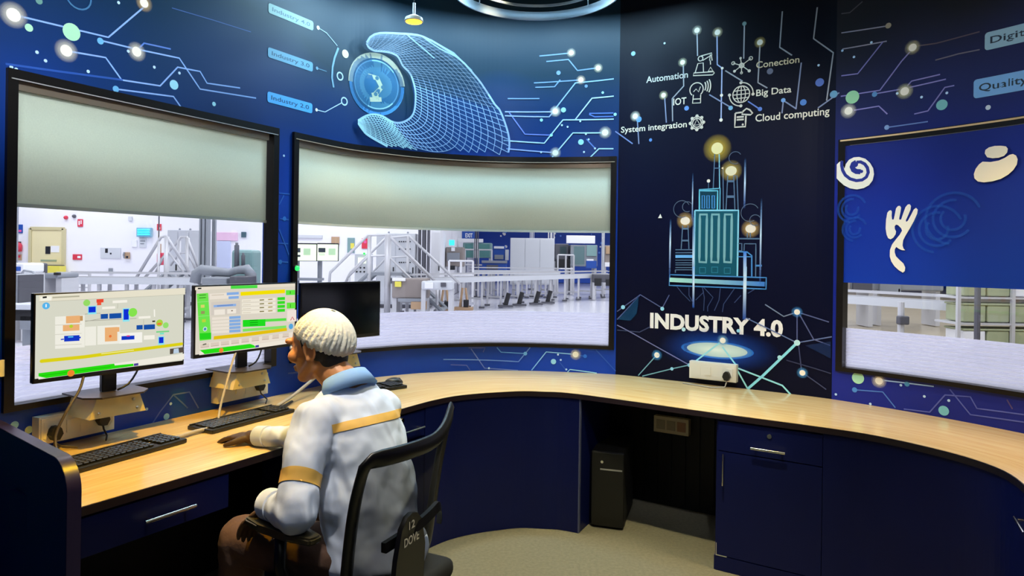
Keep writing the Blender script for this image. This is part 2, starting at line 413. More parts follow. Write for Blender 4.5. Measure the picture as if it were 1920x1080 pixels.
# ------------------------------------------------------------------ worktop
FU0, FU1 = 0.0, FRONT.L
SDb = WALL.hit(1920, 480)[0] + 1.0
wt = thing('worktop', 'curved oak laminate worktop running along the windows', 'desk', FRONT.at(FRONT.L/2, 0, .72))
N = 120; bm = B(); rows = []; uvl = bm.loops.layers.uv.new('UVMap')
for i in range(N+1):
    a = FRONT.at(FU0+(FU1-FU0)*i/N, -.002, 0); b = WALL.at(SDa+(SDb-SDa)*i/N, .001, 0)
    rows.append([bm.verts.new((a.x, a.y, .75)), bm.verts.new((b.x, b.y, .75)), bm.verts.new((b.x, b.y, .722)), bm.verts.new((a.x, a.y, .722))])
for i, (a, b) in enumerate(zip(rows, rows[1:])):
    for k in range(4):
        f = bm.faces.new((a[k], a[(k+1) % 4], b[(k+1) % 4], b[k]))
        for l in f.loops:
            v = l.vert; onb = v in b; l[uvl].uv = ((i+(1 if onb else 0))*.05, 0. if (v is a[0] or v is b[0] or v is a[3] or v is b[3]) else .6)
for r in (rows[0], rows[-1]): bm.faces.new(r)
link('top_board', bm, M['wood'], wt)
bm = B(); cbox(bm, FRONT, FU0, FU1, .7225, .7488, -.0015, .001, .03); link('edge_band', bm, mat('dark_edge_band', '241a20', .35), wt)

def fu(px, py=800): return FRONT.hit(px, py)[0]
# left end panel with rounded top corner
P0 = FRONT.at(0, .012, 0); P1 = WALL.at(SDa, .003, 0)
dv = (P1-P0); Ln = dv.length-.012; dv.normalize(); nv = Vector((dv.y, -dv.x, 0));
if nv.y > 0: nv = -nv
e = thing('desk_end_panel', 'navy end panel with rounded corner at the left end of the worktop', 'panel', P0)
prof = [(0, 0.0)] + [(.10-.10*math.cos(PI/2*k/8), .80+.085*math.sin(PI/2*k/8)) for k in range(9)] + [(Ln, .885), (Ln, 0)]
bm = B(); prism(bm, [P0+dv*a+Vector((0, 0, z)) for a, z in prof], nv*.038); link('panel', bm, M['navy'], e)
bm = B(); rows = []
for a, z in prof[:-1]:
    o_ = Vector((-dv.x*.002, -dv.y*.002, 0)) if a < .05 else Vector((0, 0, .0015))
    q = P0+dv*a+Vector((0, 0, z))+o_; rows.append([bm.verts.new(q+nv*.001), bm.verts.new(q+nv*.037)])
for a, b in zip(rows, rows[1:]): bm.faces.new((a[0], a[1], b[1], b[0]))
link('edge_band', bm, M['navy_edge'], e, True, 40)

def handle(parent, cv, s, z, length, off, vertical=False, name='handle', r=.006):
    n = cv.normal(s); t = cv.tangent(s); c = cv.at(s, off, z); ax = Vector((0, 0, 1)) if vertical else t
    bm = B(); tube(bm, [c+n*.03-ax*length/2, c+n*.03+ax*length/2], r, 12)
    for k in (-1, 1): tube(bm, [c+ax*k*length*.38-n*.001, c+ax*k*length*.38+n*.03], r*.7, 10)
    return tag(link(name, bm, M['chrome'], parent, True, 40), 'chrome bar handle')
# drawer apron at the left
ua, ub = .004, fu(431, 900)
e = thing('drawer_unit', 'navy drawer unit hung under the left end of the worktop', 'drawer unit', FRONT.at((ua+ub)/2, -.2, .6))
bm = B(); cbox(bm, FRONT, ua, ub, .605, .721, -.022, -.42); link('carcass', bm, M['navy'], e)
bm = B(); cbox(bm, FRONT, ua+.004, ub-.003, .60, .714, -.021, -.003); d = link('drawer', bm, M['navy'], e)
hb = fu(312, 960); handle(d, FRONT, hb, .655, .17, -.003)
# pedestal behind the person, drawer with lock
uc, ud, ue = fu(640, 800), fu(800, 760), fu(1087, 740)
e = thing('drawer_pedestal', 'navy pedestal with a lockable drawer, beside the seated person', 'cabinet', FRONT.at((uc+ud)/2, -.2, 0))
bm = B(); cbox(bm, FRONT, uc, ud-.002, .002, .721, -.028, -.45); link('carcass', bm, M['navy'], e)
bm = B(); cbox(bm, FRONT, uc+.004, ud-.004, .585, .712, -.027, -.010); d = link('drawer', bm, M['navy'], e)
hs = fu(772, 790); handle(d, FRONT, hs, .635, .15, -.010)
q = fu(757, 775); bm = B(); lathe(bm, FRONT.at(q, -.010, .69), [(.0001, .006), (.011, .006), (.013, .003), (.013, 0)], 20, axis=Matrix((FRONT.tangent(q), Vector((0, 0, 1)), FRONT.normal(q))).transposed()); link('lock', bm, M['chrome'], d, True, 40)
bm = B(); cbox(bm, FRONT, uc+.004, ud-.004, .02, .575, -.027, -.010); link('door', bm, M['navy'], e)
e = thing('curved_desk_front', 'curved navy front panel under the middle of the worktop, left of the leg opening', 'panel', FRONT.at((ud+ue)/2, -.1, 0))
bm = B(); cbox(bm, FRONT, ud, ue, .002, .721, -.008, -.026, .025); link('panel', bm, M['navy'], e, False)
bm = B(); cbox(bm, FRONT, ue-.018, ue, .002, .721, -.027, -.48, .1); link('side_board', bm, M['navy'], e)
bm = B(); cbox(bm, FRONT, ue-.004, ue+.002, .004, .719, -.0065, -.0245, .1); link('edge_strip', bm, mat('worn_pale_edge', '4a5070', .5), e)
# cabinet right of the leg opening
ug, uh = fu(1341, 780), fu(1543, 810)
e = thing('base_cabinet', 'navy cabinet with a drawer above a door, right of the leg opening', 'cabinet', FRONT.at((ug+uh)/2, -.2, 0))
bm = B(); cbox(bm, FRONT, ug, uh, .002, .721, -.030, -.5); link('carcass', bm, M['navy'], e)
bm = B(); cbox(bm, FRONT, ug+.012, uh-.003, .573, .712, -.029, -.012); d = link('drawer', bm, M['navy'], e)
handle(d, FRONT, fu(1441, 826), .612, .15, -.012)
q = fu(1442, 803); bm = B(); lathe(bm, FRONT.at(q, -.012, .672), [(.0001, .006), (.010, .006), (.012, .003), (.012, 0)], 20, axis=Matrix((FRONT.tangent(q), Vector((0, 0, 1)), FRONT.normal(q))).transposed()); link('lock', bm, M['chrome'], d, True, 40)
bm = B(); cbox(bm, FRONT, ug+.012, uh-.003, .075, .568, -.029, -.012); d = link('door', bm, M['navy'], e)
handle(d, FRONT, fu(1357, 885), .49, .15, -.012, True, r=.004)
bm = B(); cbox(bm, FRONT, ug+.011, ug+.06, .071, .0745, -.012, -.0105); cbox(bm, FRONT, ug+.0085, ug+.0115, .071, .13, -.012, -.0105); link('edge_strip', bm, mat('chipped_pale_edge', 'a9a9a0', .5), e)
bm = B(); cbox(bm, FRONT, ug, uh, .002, .07, -.012, -.029); link('plinth', bm, M['navy'], e)
e = thing('curved_desk_front', 'curved navy front panel under the right end of the worktop, right of the cabinet', 'panel', FRONT.at((uh+FU1)/2, -.1, 0))
bm = B(); cbox(bm, FRONT, uh, FU1, .002, .721, -.010, -.028, .025); link('panel', bm, M['navy'], e)
qd = FRONT.L-.30
bm = B(); cbox(bm, FRONT, qd-.12, qd+.12, .56, .70, -.0095, -.001, .02); d = link('drawer', bm, M['navy'], e); handle(d, FRONT, qd, .64, .15, -.001)
# back board of the leg opening, and an added dark sheet by the person
e = thing('back_board', 'black ribbed board at the back of the leg opening', 'panel', WALL.at((SPa+SPb)/2, .05, 0))
bm = B(); sa, sb = wsz(1060, 540)[0], wsz(1420, 540)[0]
cbox(bm, WALL, sa, sb, .002, .70, .0015, .02)
for k in range(9): cbox(bm, WALL, sa+.42+k*.085, sa+.445+k*.085, .03, .68, .0201, .032)
link('board', bm, M['dark'], e)
e = tag(link('back_board', cbox(B(), WALL, SDa+.03, wsz(640, 540)[0], .002, .70, .0015, .018), M['dark']), 'dark sheet added for the shade under the worktop behind the knees of the seated person', 'panel')  # sheet added so the shaded knee space comes out dark
# ------------------------------------------------------------------ lights
def spot(loc, tgt, w, col, ang=100, blend=.6, r=.04, name='lamp_light'):
    l = bpy.data.lights.new(name, 'SPOT'); l.energy = w; l.color = col; l.spot_size = math.radians(ang); l.spot_blend = blend; l.shadow_soft_size = r
    o = bpy.data.objects.new(name, l); COL.objects.link(o); o.location = loc
    o.rotation_euler = (Vector(tgt)-Vector(loc)).to_track_quat('-Z', 'Y').to_euler(); return o
def area(loc, rot, sx, sy, w, col, name='ceiling_light'):
    l = bpy.data.lights.new(name, 'AREA'); l.shape = 'RECTANGLE'; l.size = sx; l.size_y = sy; l.energy = w; l.color = col
    o = bpy.data.objects.new(name, l); COL.objects.link(o); o.location = loc; o.rotation_euler = rot; return o
WARM = (1, .57, .01); COOL = (.45, .76, 1)
wd = bpy.data.worlds.new('world'); SC.world = wd; wd.use_nodes = True
wd.node_tree.nodes['Background'].inputs[0].default_value = (.02, .025, .035, 1); wd.node_tree.nodes['Background'].inputs[1].default_value = .3
SC.view_settings.view_transform = 'Standard'; SC.view_settings.look = 'None'; SC.view_settings.exposure = 0.; SC.view_settings.gamma = 1

e = thing('ceiling_ring', 'pale curved metal ring hanging just below the ceiling above the middle window', 'ceiling ring', (.10, 3.27, 2.75))
def ringmesh(c, R0, R1, z0, z1, n=64):
    bm = B(); rows = []
    for k in range(n):
        a = 2*PI*k/n; d = Vector((math.cos(a), math.sin(a), 0))
        rows.append([bm.verts.new(Vector(c)+d*r+Vector((0, 0, z))) for r, z in ((R0, z0), (R1, z0), (R1, z1), (R0, z1))])
    for k in range(n):
        a, b = rows[k], rows[(k+1) % n]
        for j in range(4): bm.faces.new((a[j], b[j], b[(j+1) % 4], a[(j+1) % 4]))
    return bm
rm = mat('satin_aluminium_trim', 'b8c4cc', .35, .6)
link('band', ringmesh((.10, 3.27, 0), .405, .412, 2.755, 2.80), rm, e, True, 40)
link('inner_trim', ringmesh((.10, 3.27, 0), .33, .338, 2.80, 2.812), rm, e, True, 40)
for k in range(4): link('hanger', tube(B(), [(.10+.40*math.cos(k*PI/2+.8), 3.27+.40*math.sin(k*PI/2+.8), 2.79), (.10+.40*math.cos(k*PI/2+.8), 3.27+.40*math.sin(k*PI/2+.8), CEIL)], .003, 6), rm, e)

def pendant(px, py, z, label, visible=True):
    q = PZ(px, py, z); e = thing('pendant_lamp', label, 'lamp', q)
    ax = None
    bm = B(); lathe(bm, q, [(.047, 0), (.05, .004), (.046, .02), (.02, .034), (.009, .036)], 28); link('shade', bm, mat('white_enamel', 'd8d4c4', .3), e, True, 40)
    bm = B(); tube(bm, [q+Vector((0, 0, .034)), q+Vector((0, 0, .10))], .008, 10); link('socket_stem', bm, mat('bright_steel', 'ffffff', .2, .4), e, True, 40)
    bm = B(); tube(bm, [q+Vector((0, 0, .10)), Vector((q.x, q.y, CEIL))], .0025, 6); link('cord', bm, M['dark'], e)
    bm = B(); lathe(bm, q+Vector((0, 0, -.002)), [(.0001, -.006), (.025, -.005), (.042, 0), (.044, .003)], 28); link('bulb', bm, mat('warm_glow', 'ffc830', .3, emit='ffb020', es=6.), e, True)
    return q
q = pendant(776, 41, 2.72, 'small lit pendant lamp with a yellow glow, high on the left above the printed hand')
spot(q+Vector((0, 0, -.02)), (-.70, 3.70, .75), 75, (1, .72, .3), 75, .9)
# lamps of the same row, outside the picture; fill added on the person
spot((-.85, 2.20, 2.60), (-1.27, 2.45, .78), 190, WARM, 60, .7)
spot((-.45, 1.75, 2.85), (-.55, 2.20, .95), 130, (1, .95, .9), 30, .8)  # added spot that brightens the shirt of the seated person
spot((-.50, 1.75, 2.80), (-.55, 2.1, .75), 30, (1, .72, .36), 60, .8)  # added warm fill aimed at the seated person
spot((1.75, 2.55, 2.72), (1.85, 2.80, .75), 100, (1, .68, .27), 70, .9)
spot((.75, 3.35, 2.9), (.85, 3.75, .75), 45, (1, .86, .6), 60, .9)
spot((-.1, 3.5, 2.9), (0, 4.02, .75), 40, (1, .84, .55), 60, .9)
spot((1.5, 1.9, 2.9), (1.6, 2.1, .75), 45, WARM, 60, .9)
spot((.6, 2.3, 2.9), (.3, 2.9, 0), 310, (1, .88, .5), 62, .9)
# added neutral fill lights under the ceiling, no such panels known
area((.2, .9, CEIL-.02), (0, 0, 0), 1.6, .8, 10, (.92, .96, 1), 'added_room_fill')
area((.2, -1.0, CEIL-.02), (0, 0, 0), 1.6, .8, 8, (.92, .96, 1), 'added_room_fill')
# added spots that brighten the printed walls, no fixtures known
for p_, t_, w_, c_, a_ in (((.5, 1.1, 2.95), (1.2, 3.95, 1.45), 150, (.96, .97, 1), 46), ((-.3, 1.0, 2.95), (-1.75, 2.45, 2.60), 230, (.85, .93, 1), 46), ((1.0, .9, 2.95), (2.1, 3.1, 1.75), 70, (1, .93, .86), 48), ((-.2, 1.3, 2.95), (-.9, 4.0, 2.5), 60, (.8, .92, 1), 44)):
    spot(p_, t_, w_, c_, a_, .7, .04, 'added_wall_spot')
# added cool area lights near the wall, for the haze at its top
for s in (WALL.hit(640, 300)[0], WALL.hit(820, 300)[0], WALL.hit(1010, 300)[0], WALL.hit(1150, 300)[0]):
    p_ = WALL.at(s, .38, 3.02); t_ = WALL.tangent(s); area(p_, (0, 0, math.atan2(t_.y, t_.x)), .7, .12, 11, COOL, 'added_haze_light')
for y in (7, 13, 19, 25, 31):
    for x in (-14, -5, 4, 13): area((x, y, 5.6), (0, 0, 0), 6, 2.4, 330, (.93, .95, 1))
for x, y, w_ in ((-6.5, 2.2, 480), (7, 2.2, 300)): area((x, y, 5.6), (0, 0, 0), 4, 2.4, w_, (.93, .95, 1))  # extra lights added to brighten the blind and film of the side windows
# ------------------------------------------------------------------ printed artwork on the walls
def TR(x0, y0, sc): return lambda pts: [(x0+x/sc, y0+y/sc) for x, y in pts]
def W(pts): return [wsz(x, y) for x, y in pts]
def mscale(px, py): return WALL.at(wsz(px, py)[0]).y/F          # metres per pixel at that point of the wall
WHT = rgb('fff8e4'); LB = rgb('8db4f0'); CY = rgb('9fe0f4'); GR = rgb('b4ecc4'); DB = rgb('5a80d0'); CREAM = rgb('efe3bd')
def fade(c, a): return c[:3]+(a,)
def nodes(I, glows=(), discs=(), lines=(), dots=(), w=.0065, conv=None):
    cv = conv or (lambda p: p)
    for pts, c in lines: I.line(W(cv(pts)), w, c)
    for (x, y), r, c in discs: q = W(cv([(x, y)]))[0]; I.disc(q, r, c)
    for (x, y), r, c in glows:
        q = W(cv([(x, y)]))[0]; I.glow(q, r*1.75, c[:3]); I.disc(q, r*.85, WHT, n=16)
    for x, y in dots: q = W(cv([(x, y)]))[0]; I.disc(q, .0065, rgb('c4e4ff'), n=10)
# ---- left wall
I = Ink(wfn)
L1 = LB
nodes(I, lines=[([(35, 30), (203, 70), (270, 13)], LB), ([(193, 77), (255, 92), (336, 109), (375, 167), (480, 184)], LB), ([(258, 93), (270, 81), (320, 92)], DB),
    ([(134, 97), (198, 108), (228, 150), (300, 161), (333, 126), (375, 134), (388, 156), (450, 165)], LB), ([(217, 167), (325, 181), (342, 205)], LB)],
    glows=[((25, 28), .028, WHT), ((124, 95), .026, WHT), ((256, 97), .024, WHT), ((270, 6), .022, rgb('e8c890'))],
    discs=[((134, 60), .033, GR), ((54, 52), .014, GR), ((188, 77), .013, rgb('6fb8e8')), ((217, 167), .013, rgb('6fb8e8')), ((326, 159), .021, CY), ((401, 195), .010, CY), ((73, 2), .012, rgb('6a9a90'))],
    dots=[(69, 98), (85, 114), (21, 126), (30, 130), (70, 144), (70, 148.5), (165, 134), (240, 96), (289, 126), (336, 137), (532, 292), (222, 5)])
I.line(W([(10, 120), (110, 134), (230, 150)]), .008, fade(rgb('3f74e0'), .5))
I.line(W([(322, 15), (400, 38), (470, 60)]), .004, fade(DB, .5))
I.disc(wsz(147, -6), .05, fade(rgb('4d86b8'), .8), r0=.044)
# pier between the windows
for a in ([(523, 362), (543, 364)], [(532, 366), (523, 384)], [(525, 410), (541, 412)], [(523, 430), (531, 450), (541, 478)], [(522, 456), (540, 457)], [(522, 490), (540, 492)]): I.line(W(a), .007, rgb('2a64c8'))
for p in ((533, 410), (525, 491)): I.disc(wsz(*p), .012, rgb('2f78d8'))
# name tags
def tagbox(I, pxs, s, c, tc, tw=.84):
    (x0, y0), (x1, y1) = pxs
    s0 = wsz(x0, y0)[0]; s1 = wsz(x1, y1)[0]; z1 = (wsz(x0, y0)[1]); z0 = wsz(x1, y1)[1]
    I.rrect(s0, z0, s1, z1, .012, c); w = s1-s0; h = z1-z0
    I.text(s, s0+w*(1-tw)/2, z0+h*.32, w*tw, h*.42, tc, .010)
tagbox(I, ((503, 5), (587, 58)), 'Industry 4.0', rgb('88aea6'), rgb('35586a'))
tagbox(I, ((502, 88), (586, 135)), 'Industry 3.0', rgb('62a0bc'), rgb('1f4a66'))
tagbox(I, ((501, 171), (585, 213)), 'Industry 2.0', rgb('52aef0'), rgb('12426e'))
nodes(I, lines=[([(596, 52), (612, 62), (622, 74), (632, 86)], rgb('8fa8b4')), ([(594, 128), (612, 134)], rgb('4f7890')), ([(593, 206), (609, 210), (640, 193)], rgb('b8d4f0'))], w=.005,
      discs=[((596, 52), .011, WHT), ((594, 128), .009, rgb('6f98b0')), ((593, 206), .009, WHT), ((647, 101), .024, rgb('c8b898'))])
I.line(W([(634, 90), (627, 108), (623, 126), (622, 146), (625, 164)]), .013, rgb('6f98ac'))
for x, y in ((637, 143), (645, 190)): I.disc(wsz(x, y), .025, rgb('b4d0e4'), r0=.017)
# dial with robot arm
c = wsz(706, 159); r = .178
I.disc(c, r*1.04, fade(rgb('1f6490'), .9), fade(rgb('1f6490'), .4), rings=2, n=40)
I.disc(c, r*.8, rgb('245a78'), rgb('3a7490'), rings=2, n=40)
def arc(I, c, r, a0, a1, w, col, n=18):
    I.line([(c[0]+r*math.cos(a0+(a1-a0)*k/n), c[1]+r*math.sin(a0+(a1-a0)*k/n)) for k in range(n+1)], w, col)
arc(I, c, r*.97, .1, 3.2, .032, rgb('a8a890')); arc(I, c, r*.97, 3.2, 6.35, .02, rgb('3f86c0')); arc(I, c, r*.8, 0, 2*PI, .008, rgb('8fc0d4'), 40)
z2 = TR(480, 0, 3)
I.line(W(z2([(620, 425), (680, 440), (705, 492), (672, 530)])), .030, rgb('a8b49a')); I.line(W(z2([(640, 560), (705, 560)])), .026, rgb('b4bca4')); I.line(W(z2([(665, 520), (675, 560)])), .040, rgb('a8b49a'))
for p in ((680, 440), (712, 492), (672, 530)): I.disc(wsz(*z2([p])[0]), .012, rgb('3a6a80'))
# wire-frame hand
inn = [(667, 227), (677, 221), (687, 217), (700, 216), (714, 220), (730, 230), (744, 232), (757, 228), (768, 219), (773, 205), (774, 180), (770, 160), (763, 143), (755, 134), (747, 127), (741, 116), (735, 108), (722, 103), (708, 101), (693, 100), (680, 94), (675, 86)]
out = [(667, 232), (680, 250), (693, 259), (707, 267), (723, 276), (740, 284), (775, 300), (820, 322), (880, 345), (930, 330), (955, 275), (940, 217), (927, 200), (912, 178), (897, 157), (880, 138), (863, 120), (838, 102), (813, 87), (780, 72), (740, 68), (700, 68), (680, 77), (675, 85)]
def resample(P, n):
    L = [0]
    for a, b in zip(P, P[1:]): L.append(L[-1]+math.hypot(b[0]-a[0], b[1]-a[1]))
    res = []; j = 0
    for i in range(n):
        d = L[-1]*i/(n-1)
        while j < len(L)-2 and L[j+1] < d: j += 1
        t = (d-L[j])/(L[j+1]-L[j]); res.append((P[j][0]+(P[j+1][0]-P[j][0])*t, P[j][1]+(P[j+1][1]-P[j][1])*t))
    return res
NT, NV = 64, 15
ci = resample(catmull([Vector(p) for p in inn], 4), NT); co = resample(catmull([Vector(p) for p in out], 4), NT)
zc = WZ1+.004
def hp(i, v):
    a, b = ci[i], co[i]; k = v/(NV-1)
    bul = 5*math.sin(PI*k)*math.sin(i*.35)
    return wsz(a[0]+(b[0]-a[0])*k+bul, a[1]+(b[1]-a[1])*k)
G = [[hp(i, v) for v in range(NV)] for i in range(NT)]
H_ = Ink(wfn, .0012)
def hc(i, v):
    t = i/NT; a = .95 if t < .3 else (.8 if t < .55 else .36)
    base = rgb('b8e8f0') if t < .22 else (rgb('a4c2e6') if t < .6 else rgb('8a9cb0'))
    return fade(base, a*(.65+.35*abs(1-2*v/(NV-1))))
def seg(p, q, w, c):
    if p[1] > zc and q[1] > zc: H_.line([p, q], w, c)
for i in range(NT-1):                                           # translucent body of the hand
    for v in range(NV-1):
        P = [G[i][v], G[i+1][v], G[i+1][v+1], G[i][v+1]]
        if min(p[1] for p in P) > zc: H_.add(P, [(0, 1, 2, 3)], [fade(rgb('1f4f8c' if i < 36 else '1f4058'), .35)]*4)
for i in range(NT):
    for v in range(NV):
        if i < NT-1: seg(G[i][v], G[i+1][v], .012 if v in (0, NV-1) else .0042, hc(i, v) if v not in (0, NV-1) else fade(hc(i, v), .8))
        if v < NV-1 and (i % 1 == 0): seg(G[i][v], G[i][v+1], .0038, hc(i, v))
for (x0, y0), (x1, y1), (x2, y2) in (((752, 70), (790, 100), (808, 115)), ((780, 72), (820, 98), (850, 112)), ((800, 80), (845, 105), (880, 138))): H_.line(W([(x0, y0), (x1, y1), (x2, y2)]), .008, rgb('7f9cb0', .7))
H_.build('hand_print', M['ink'], wl)
# circuits right of the hand
z6 = TR(900, 30, 3.857)
PB = rgb('9cb4f4'); FB = rgb('6f90b4')
nodes(I, conv=z6, w=.0075, lines=[([(430, 290), (660, 268)], FB), ([(480, 330), (640, 315), (705, 395), (855, 375)], FB), ([(390, 485), (730, 463)], FB), ([(400, 517), (540, 512), (580, 462)], FB),
    ([(545, 670), (690, 485), (968, 455)], rgb('8fb4dc')), ([(690, 748), (810, 595), (968, 580)], rgb('b8d8f4')), ([(180, 693), (545, 693)], PB), ([(180, 722), (500, 730), (525, 700)], PB),
    ([(205, 690), (325, 855), (515, 862)], rgb('6a80d0')), ([(170, 900), (465, 920), (600, 752), (968, 746)], rgb('b4dcfc')), ([(190, 960), (530, 988)], PB), ([(520, 1025), (672, 846), (905, 845)], rgb('b4e0fc')),
    ([(795, 1025), (860, 960), (966, 960)], rgb('b4e8fc')), ([(790, 705), (966, 702)], DB), ([(790, 712), (830, 730), (966, 727)], DB), ([(770, 890), (830, 955)], DB), ([(200, 598), (430, 598)], FB)],
    glows=[((545, 690), .022, WHT), ((905, 843), .024, WHT), ((545, 990), .022, WHT), ((660, 267), .018, rgb('d8c8b0')), ((855, 377), .018, rgb('e0d0b0')), ((730, 463), .018, rgb('e8c8a8'))],
    discs=[((604, 680), .016, CY), ((730, 912), .018, CY), ((444, 753), .010, CY), ((568, 412), .014, FB), ((768, 508), .010, FB), ((888, 555), .008, CY), ((516, 862), .010, CY), ((978, 712), .010, CY)],
    dots=[(725, 762), (593, 790), (634, 802), (766, 855), (786, 893), (832, 958), (752, 984), (442, 986)])
# strip under the middle window
z8 = TR(820, 640, 5.486)
DP = rgb('5a66b0')
nodes(I, conv=z8, w=.006, lines=[([(60, 185), (835, 208), (955, 62)], rgb('6f9ae0')), ([(345, 75), (485, 275), (830, 298)], rgb('6f86d0')), ([(135, 240), (300, 245), (335, 296)], DP), ([(612, 62), (655, 110), (905, 125)], rgb('5fa0e8')),
    ([(970, 296), (1120, 108), (1420, 133)], rgb('8fd0fc')), ([(1425, 135), (1520, 155)], rgb('2f70d0')), ([(1340, 315), (1365, 288), (1640, 325)], rgb('a8e4f4')), ([(1630, 85), (1835, 305)], rgb('2f60c0')), ([(1260, 215), (1320, 290)], rgb('2f60c0')), ([(320, 66), (490, 66), (470, 110)], DP)],
    glows=[((1422, 134), .022, WHT)], discs=[((1195, 207), .017, CY), ((905, 125), .012, rgb('6fb8f0')), ((1520, 152), .012, rgb('2f78e0'))], dots=[(1242, 135), (1270, 190), (1327, 288), (530, 275)])
I.build('circuit_print', M['ink'], wl)
# strip under the left window
I = Ink(wfn)
nodes(I, w=.006, lines=[([(285, 795), (300, 772), (325, 740), (355, 735), (372, 765)], rgb('5f7ac8')), ([(325, 740), (352, 765)], rgb('4a66b8')), ([(540, 700), (600, 695)], DP)],
      discs=[((27, 797), .014, CY), ((54, 806), .014, rgb('d4ecae')), ((312, 781), .014, CY)], dots=[(275, 767), (320, 757)])
I.build('circuit_print', M['ink'], wl)

# ---- dark centre panel
I = Ink(wfn)
z3 = TR(1120, 0, 4); G1 = rgb('a8aab0'); G2 = rgb('8a94b4')
nodes(I, conv=z3, w=.007, lines=[([(748, 240), (752, 420)], G1), ([(898, 270), (900, 485), (935, 510), (928, 900)], rgb('b0c0e8')), ([(1103, 185), (1098, 440)], G1), ([(1220, 335), (1205, 620), (1275, 660)], G1),
    ([(1388, 85), (1368, 355), (1460, 415)], G1), ([(1530, 470), (1490, 820)], G2), ([(1650, 55), (1622, 290), (1770, 395), (1720, 755)], G1), ([(645, 490), (648, 645), (562, 740), (565, 910)], G1), ([(505, 725), (518, 920)], G2), ([(300, 895), (312, 1080)], G2),
    ([(960, 530), (1090, 610)], G1), ([(840, 710), (1000, 805)], G2), ([(1130, 760), (1220, 820)], rgb('6f8ad8')), ([(1390, 750), (1490, 815)], G2), ([(1655, 810), (1815, 695)], G2), ([(1395, 760), (1385, 850)], G2), ([(135, 985), (265, 1078)], rgb('7f90c8'))],
    glows=[((748, 228), .018, rgb('e0d8b8')), ((902, 243), .019, rgb('ecdcae')), ((1220, 318), .019, rgb('e8c878')), ((640, 468), .017, rgb('e0d8b0')), ((497, 715), .017, rgb('ece0b0')), ((285, 872), .020, WHT)],
    discs=[((1103, 178), .012, rgb('7f9c98')), ((1668, 618), .022, rgb('5f7cc8')), ((1545, 768), .017, rgb('4f86d0')), ((1775, 705), .016, rgb('6fa8c8')), ((670, 812), .014, rgb('6f9ce8')), ((270, 402), .014, rgb('7fa8c0')), ((1295, 535), .017, rgb('6f7488')), ((937, 512), .008, WHT), ((932, 715), .009, WHT), ((928, 900), .010, WHT), ((1000, 810), .013, rgb('7fb8d8')), ((1220, 818), .012, rgb('5f86d8')), ((1395, 752), .012, rgb('7fb0e8')), ((312, 895), .018, rgb('5fa0e0')), ((400, 1050), .010, rgb('5f90d8'))], dots=[(40, 695), (505, 325), (1660, 490)])
CT = rgb('f4ecd4')
def wtext(s, p0, p1, cap, bold=.012, c=CT):
    a = wsz(*p0); b = wsz(*p1); I.text(s, a[0], (a[1]+b[1])/2, b[0]-a[0], cap, c, bold)
wtext('Automation', (1212, 154), (1290, 147), .040, c=rgb('d4d0c4')); wtext('Conection', (1418, 126.5), (1499, 119), .038, c=rgb('e4d4ae'))
wtext('IOT', (1262.5, 197.5), (1287, 195), .042); wtext('Big Data', (1418, 180), (1484, 173.5), .038); wtext('System integration', (1164.5, 248), (1288, 239), .038); wtext('Cloud computing', (1416.5, 226), (1555.5, 217), .042)
# icons
ic = rgb('e0d8c4')
def il(pts, w=.006, closed=False): I.line(W(z3(pts)), w, ic, closed=closed)
def idisc(p, r, r0=0, c=None): I.disc(wsz(*z3([p])[0]), r, c or ic, r0=r0, n=24)
il([(720, 568), (725, 548), (872, 538), (878, 548), (865, 562)], closed=True); il([(735, 545), (755, 478), (795, 472), (797, 540)]); idisc((775, 440), .017, .011); il([(780, 420), (858, 398), (860, 412), (790, 455)]); il([(848, 410), (843, 455)]); il([(855, 410), (862, 455)]); il([(848, 455), (850, 485)]); il([(832, 535), (850, 505), (868, 532)], closed=True)
idisc((1083, 492), .016, .008)
for q, r, r0 in (((1152, 438), .012, .007), ((1075, 437), .007, 0), ((1020, 475), .011, .006), ((1030, 535), .008, 0), ((1082, 547), .008, .004), ((1140, 532), .009, 0)): il([(1083, 492), q], .005); idisc(q, r, r0)
arc(I, wsz(*z3([(745, 672)])[0]), .040, -.9, 4.0, .006, ic); il([(722, 712), (715, 775), (775, 772), (776, 712)]); il([(715, 745), (776, 742)]); il([(722, 690), (742, 668), (760, 690), (775, 650)], .005)
for k in (0, 1, 2): arc(I, wsz(*z3([(752, 655)])[0]), .050+.014*k, -.5, .5, .007, ic)
cg = wsz(*z3([(748, 922)])[0]); arc(I, cg, .026, 0, 2*PI, .006, ic, 24); arc(I, cg, .036, 0, 2*PI, .006, ic, 28)
for k in range(8): a = k*PI/4; I.disc((cg[0]+.040*math.cos(a), cg[1]+.040*math.sin(a)), .010, ic, n=10)
il([(728, 940), (748, 895), (770, 935)], .006, True)
cg = wsz(*z3([(1080, 708)])[0]); 
for r in (.047,): arc(I, cg, r, 0, 2*PI, .006, ic, 30)
I.line([(cg[0], cg[1]-.047), (cg[0], cg[1]+.047)], .005, ic)
for k in (-.022, 0, .022): I.line([(cg[0]-math.sqrt(.047**2-k*k), cg[1]+k), (cg[0]+math.sqrt(.047**2-k*k), cg[1]+k)], .005, ic)
for k in (-1, 1): I.line([(cg[0]+k*.024*math.cos(a), cg[1]+.047*math.sin(a)) for a in [-PI/2+PI*j/10 for j in range(11)]], .005, ic)
arc(I, cg, .066, -.1, 1.6, .006, ic); arc(I, cg, .066, 3.1, 4.7, .006, ic)
for a in (-.1, 1.6, 3.1, 4.7): I.disc((cg[0]+.066*math.cos(a), cg[1]+.066*math.sin(a)), .009, ic, n=10)
il([(1036, 850), (1032, 955), (1112, 950), (1116, 868)], .009); il([(1036, 850), (1085, 843)], .009)
for y in (880, 900): il([(1046, y), (1100, y-4)], .010)
idisc((1092, 935), .006)
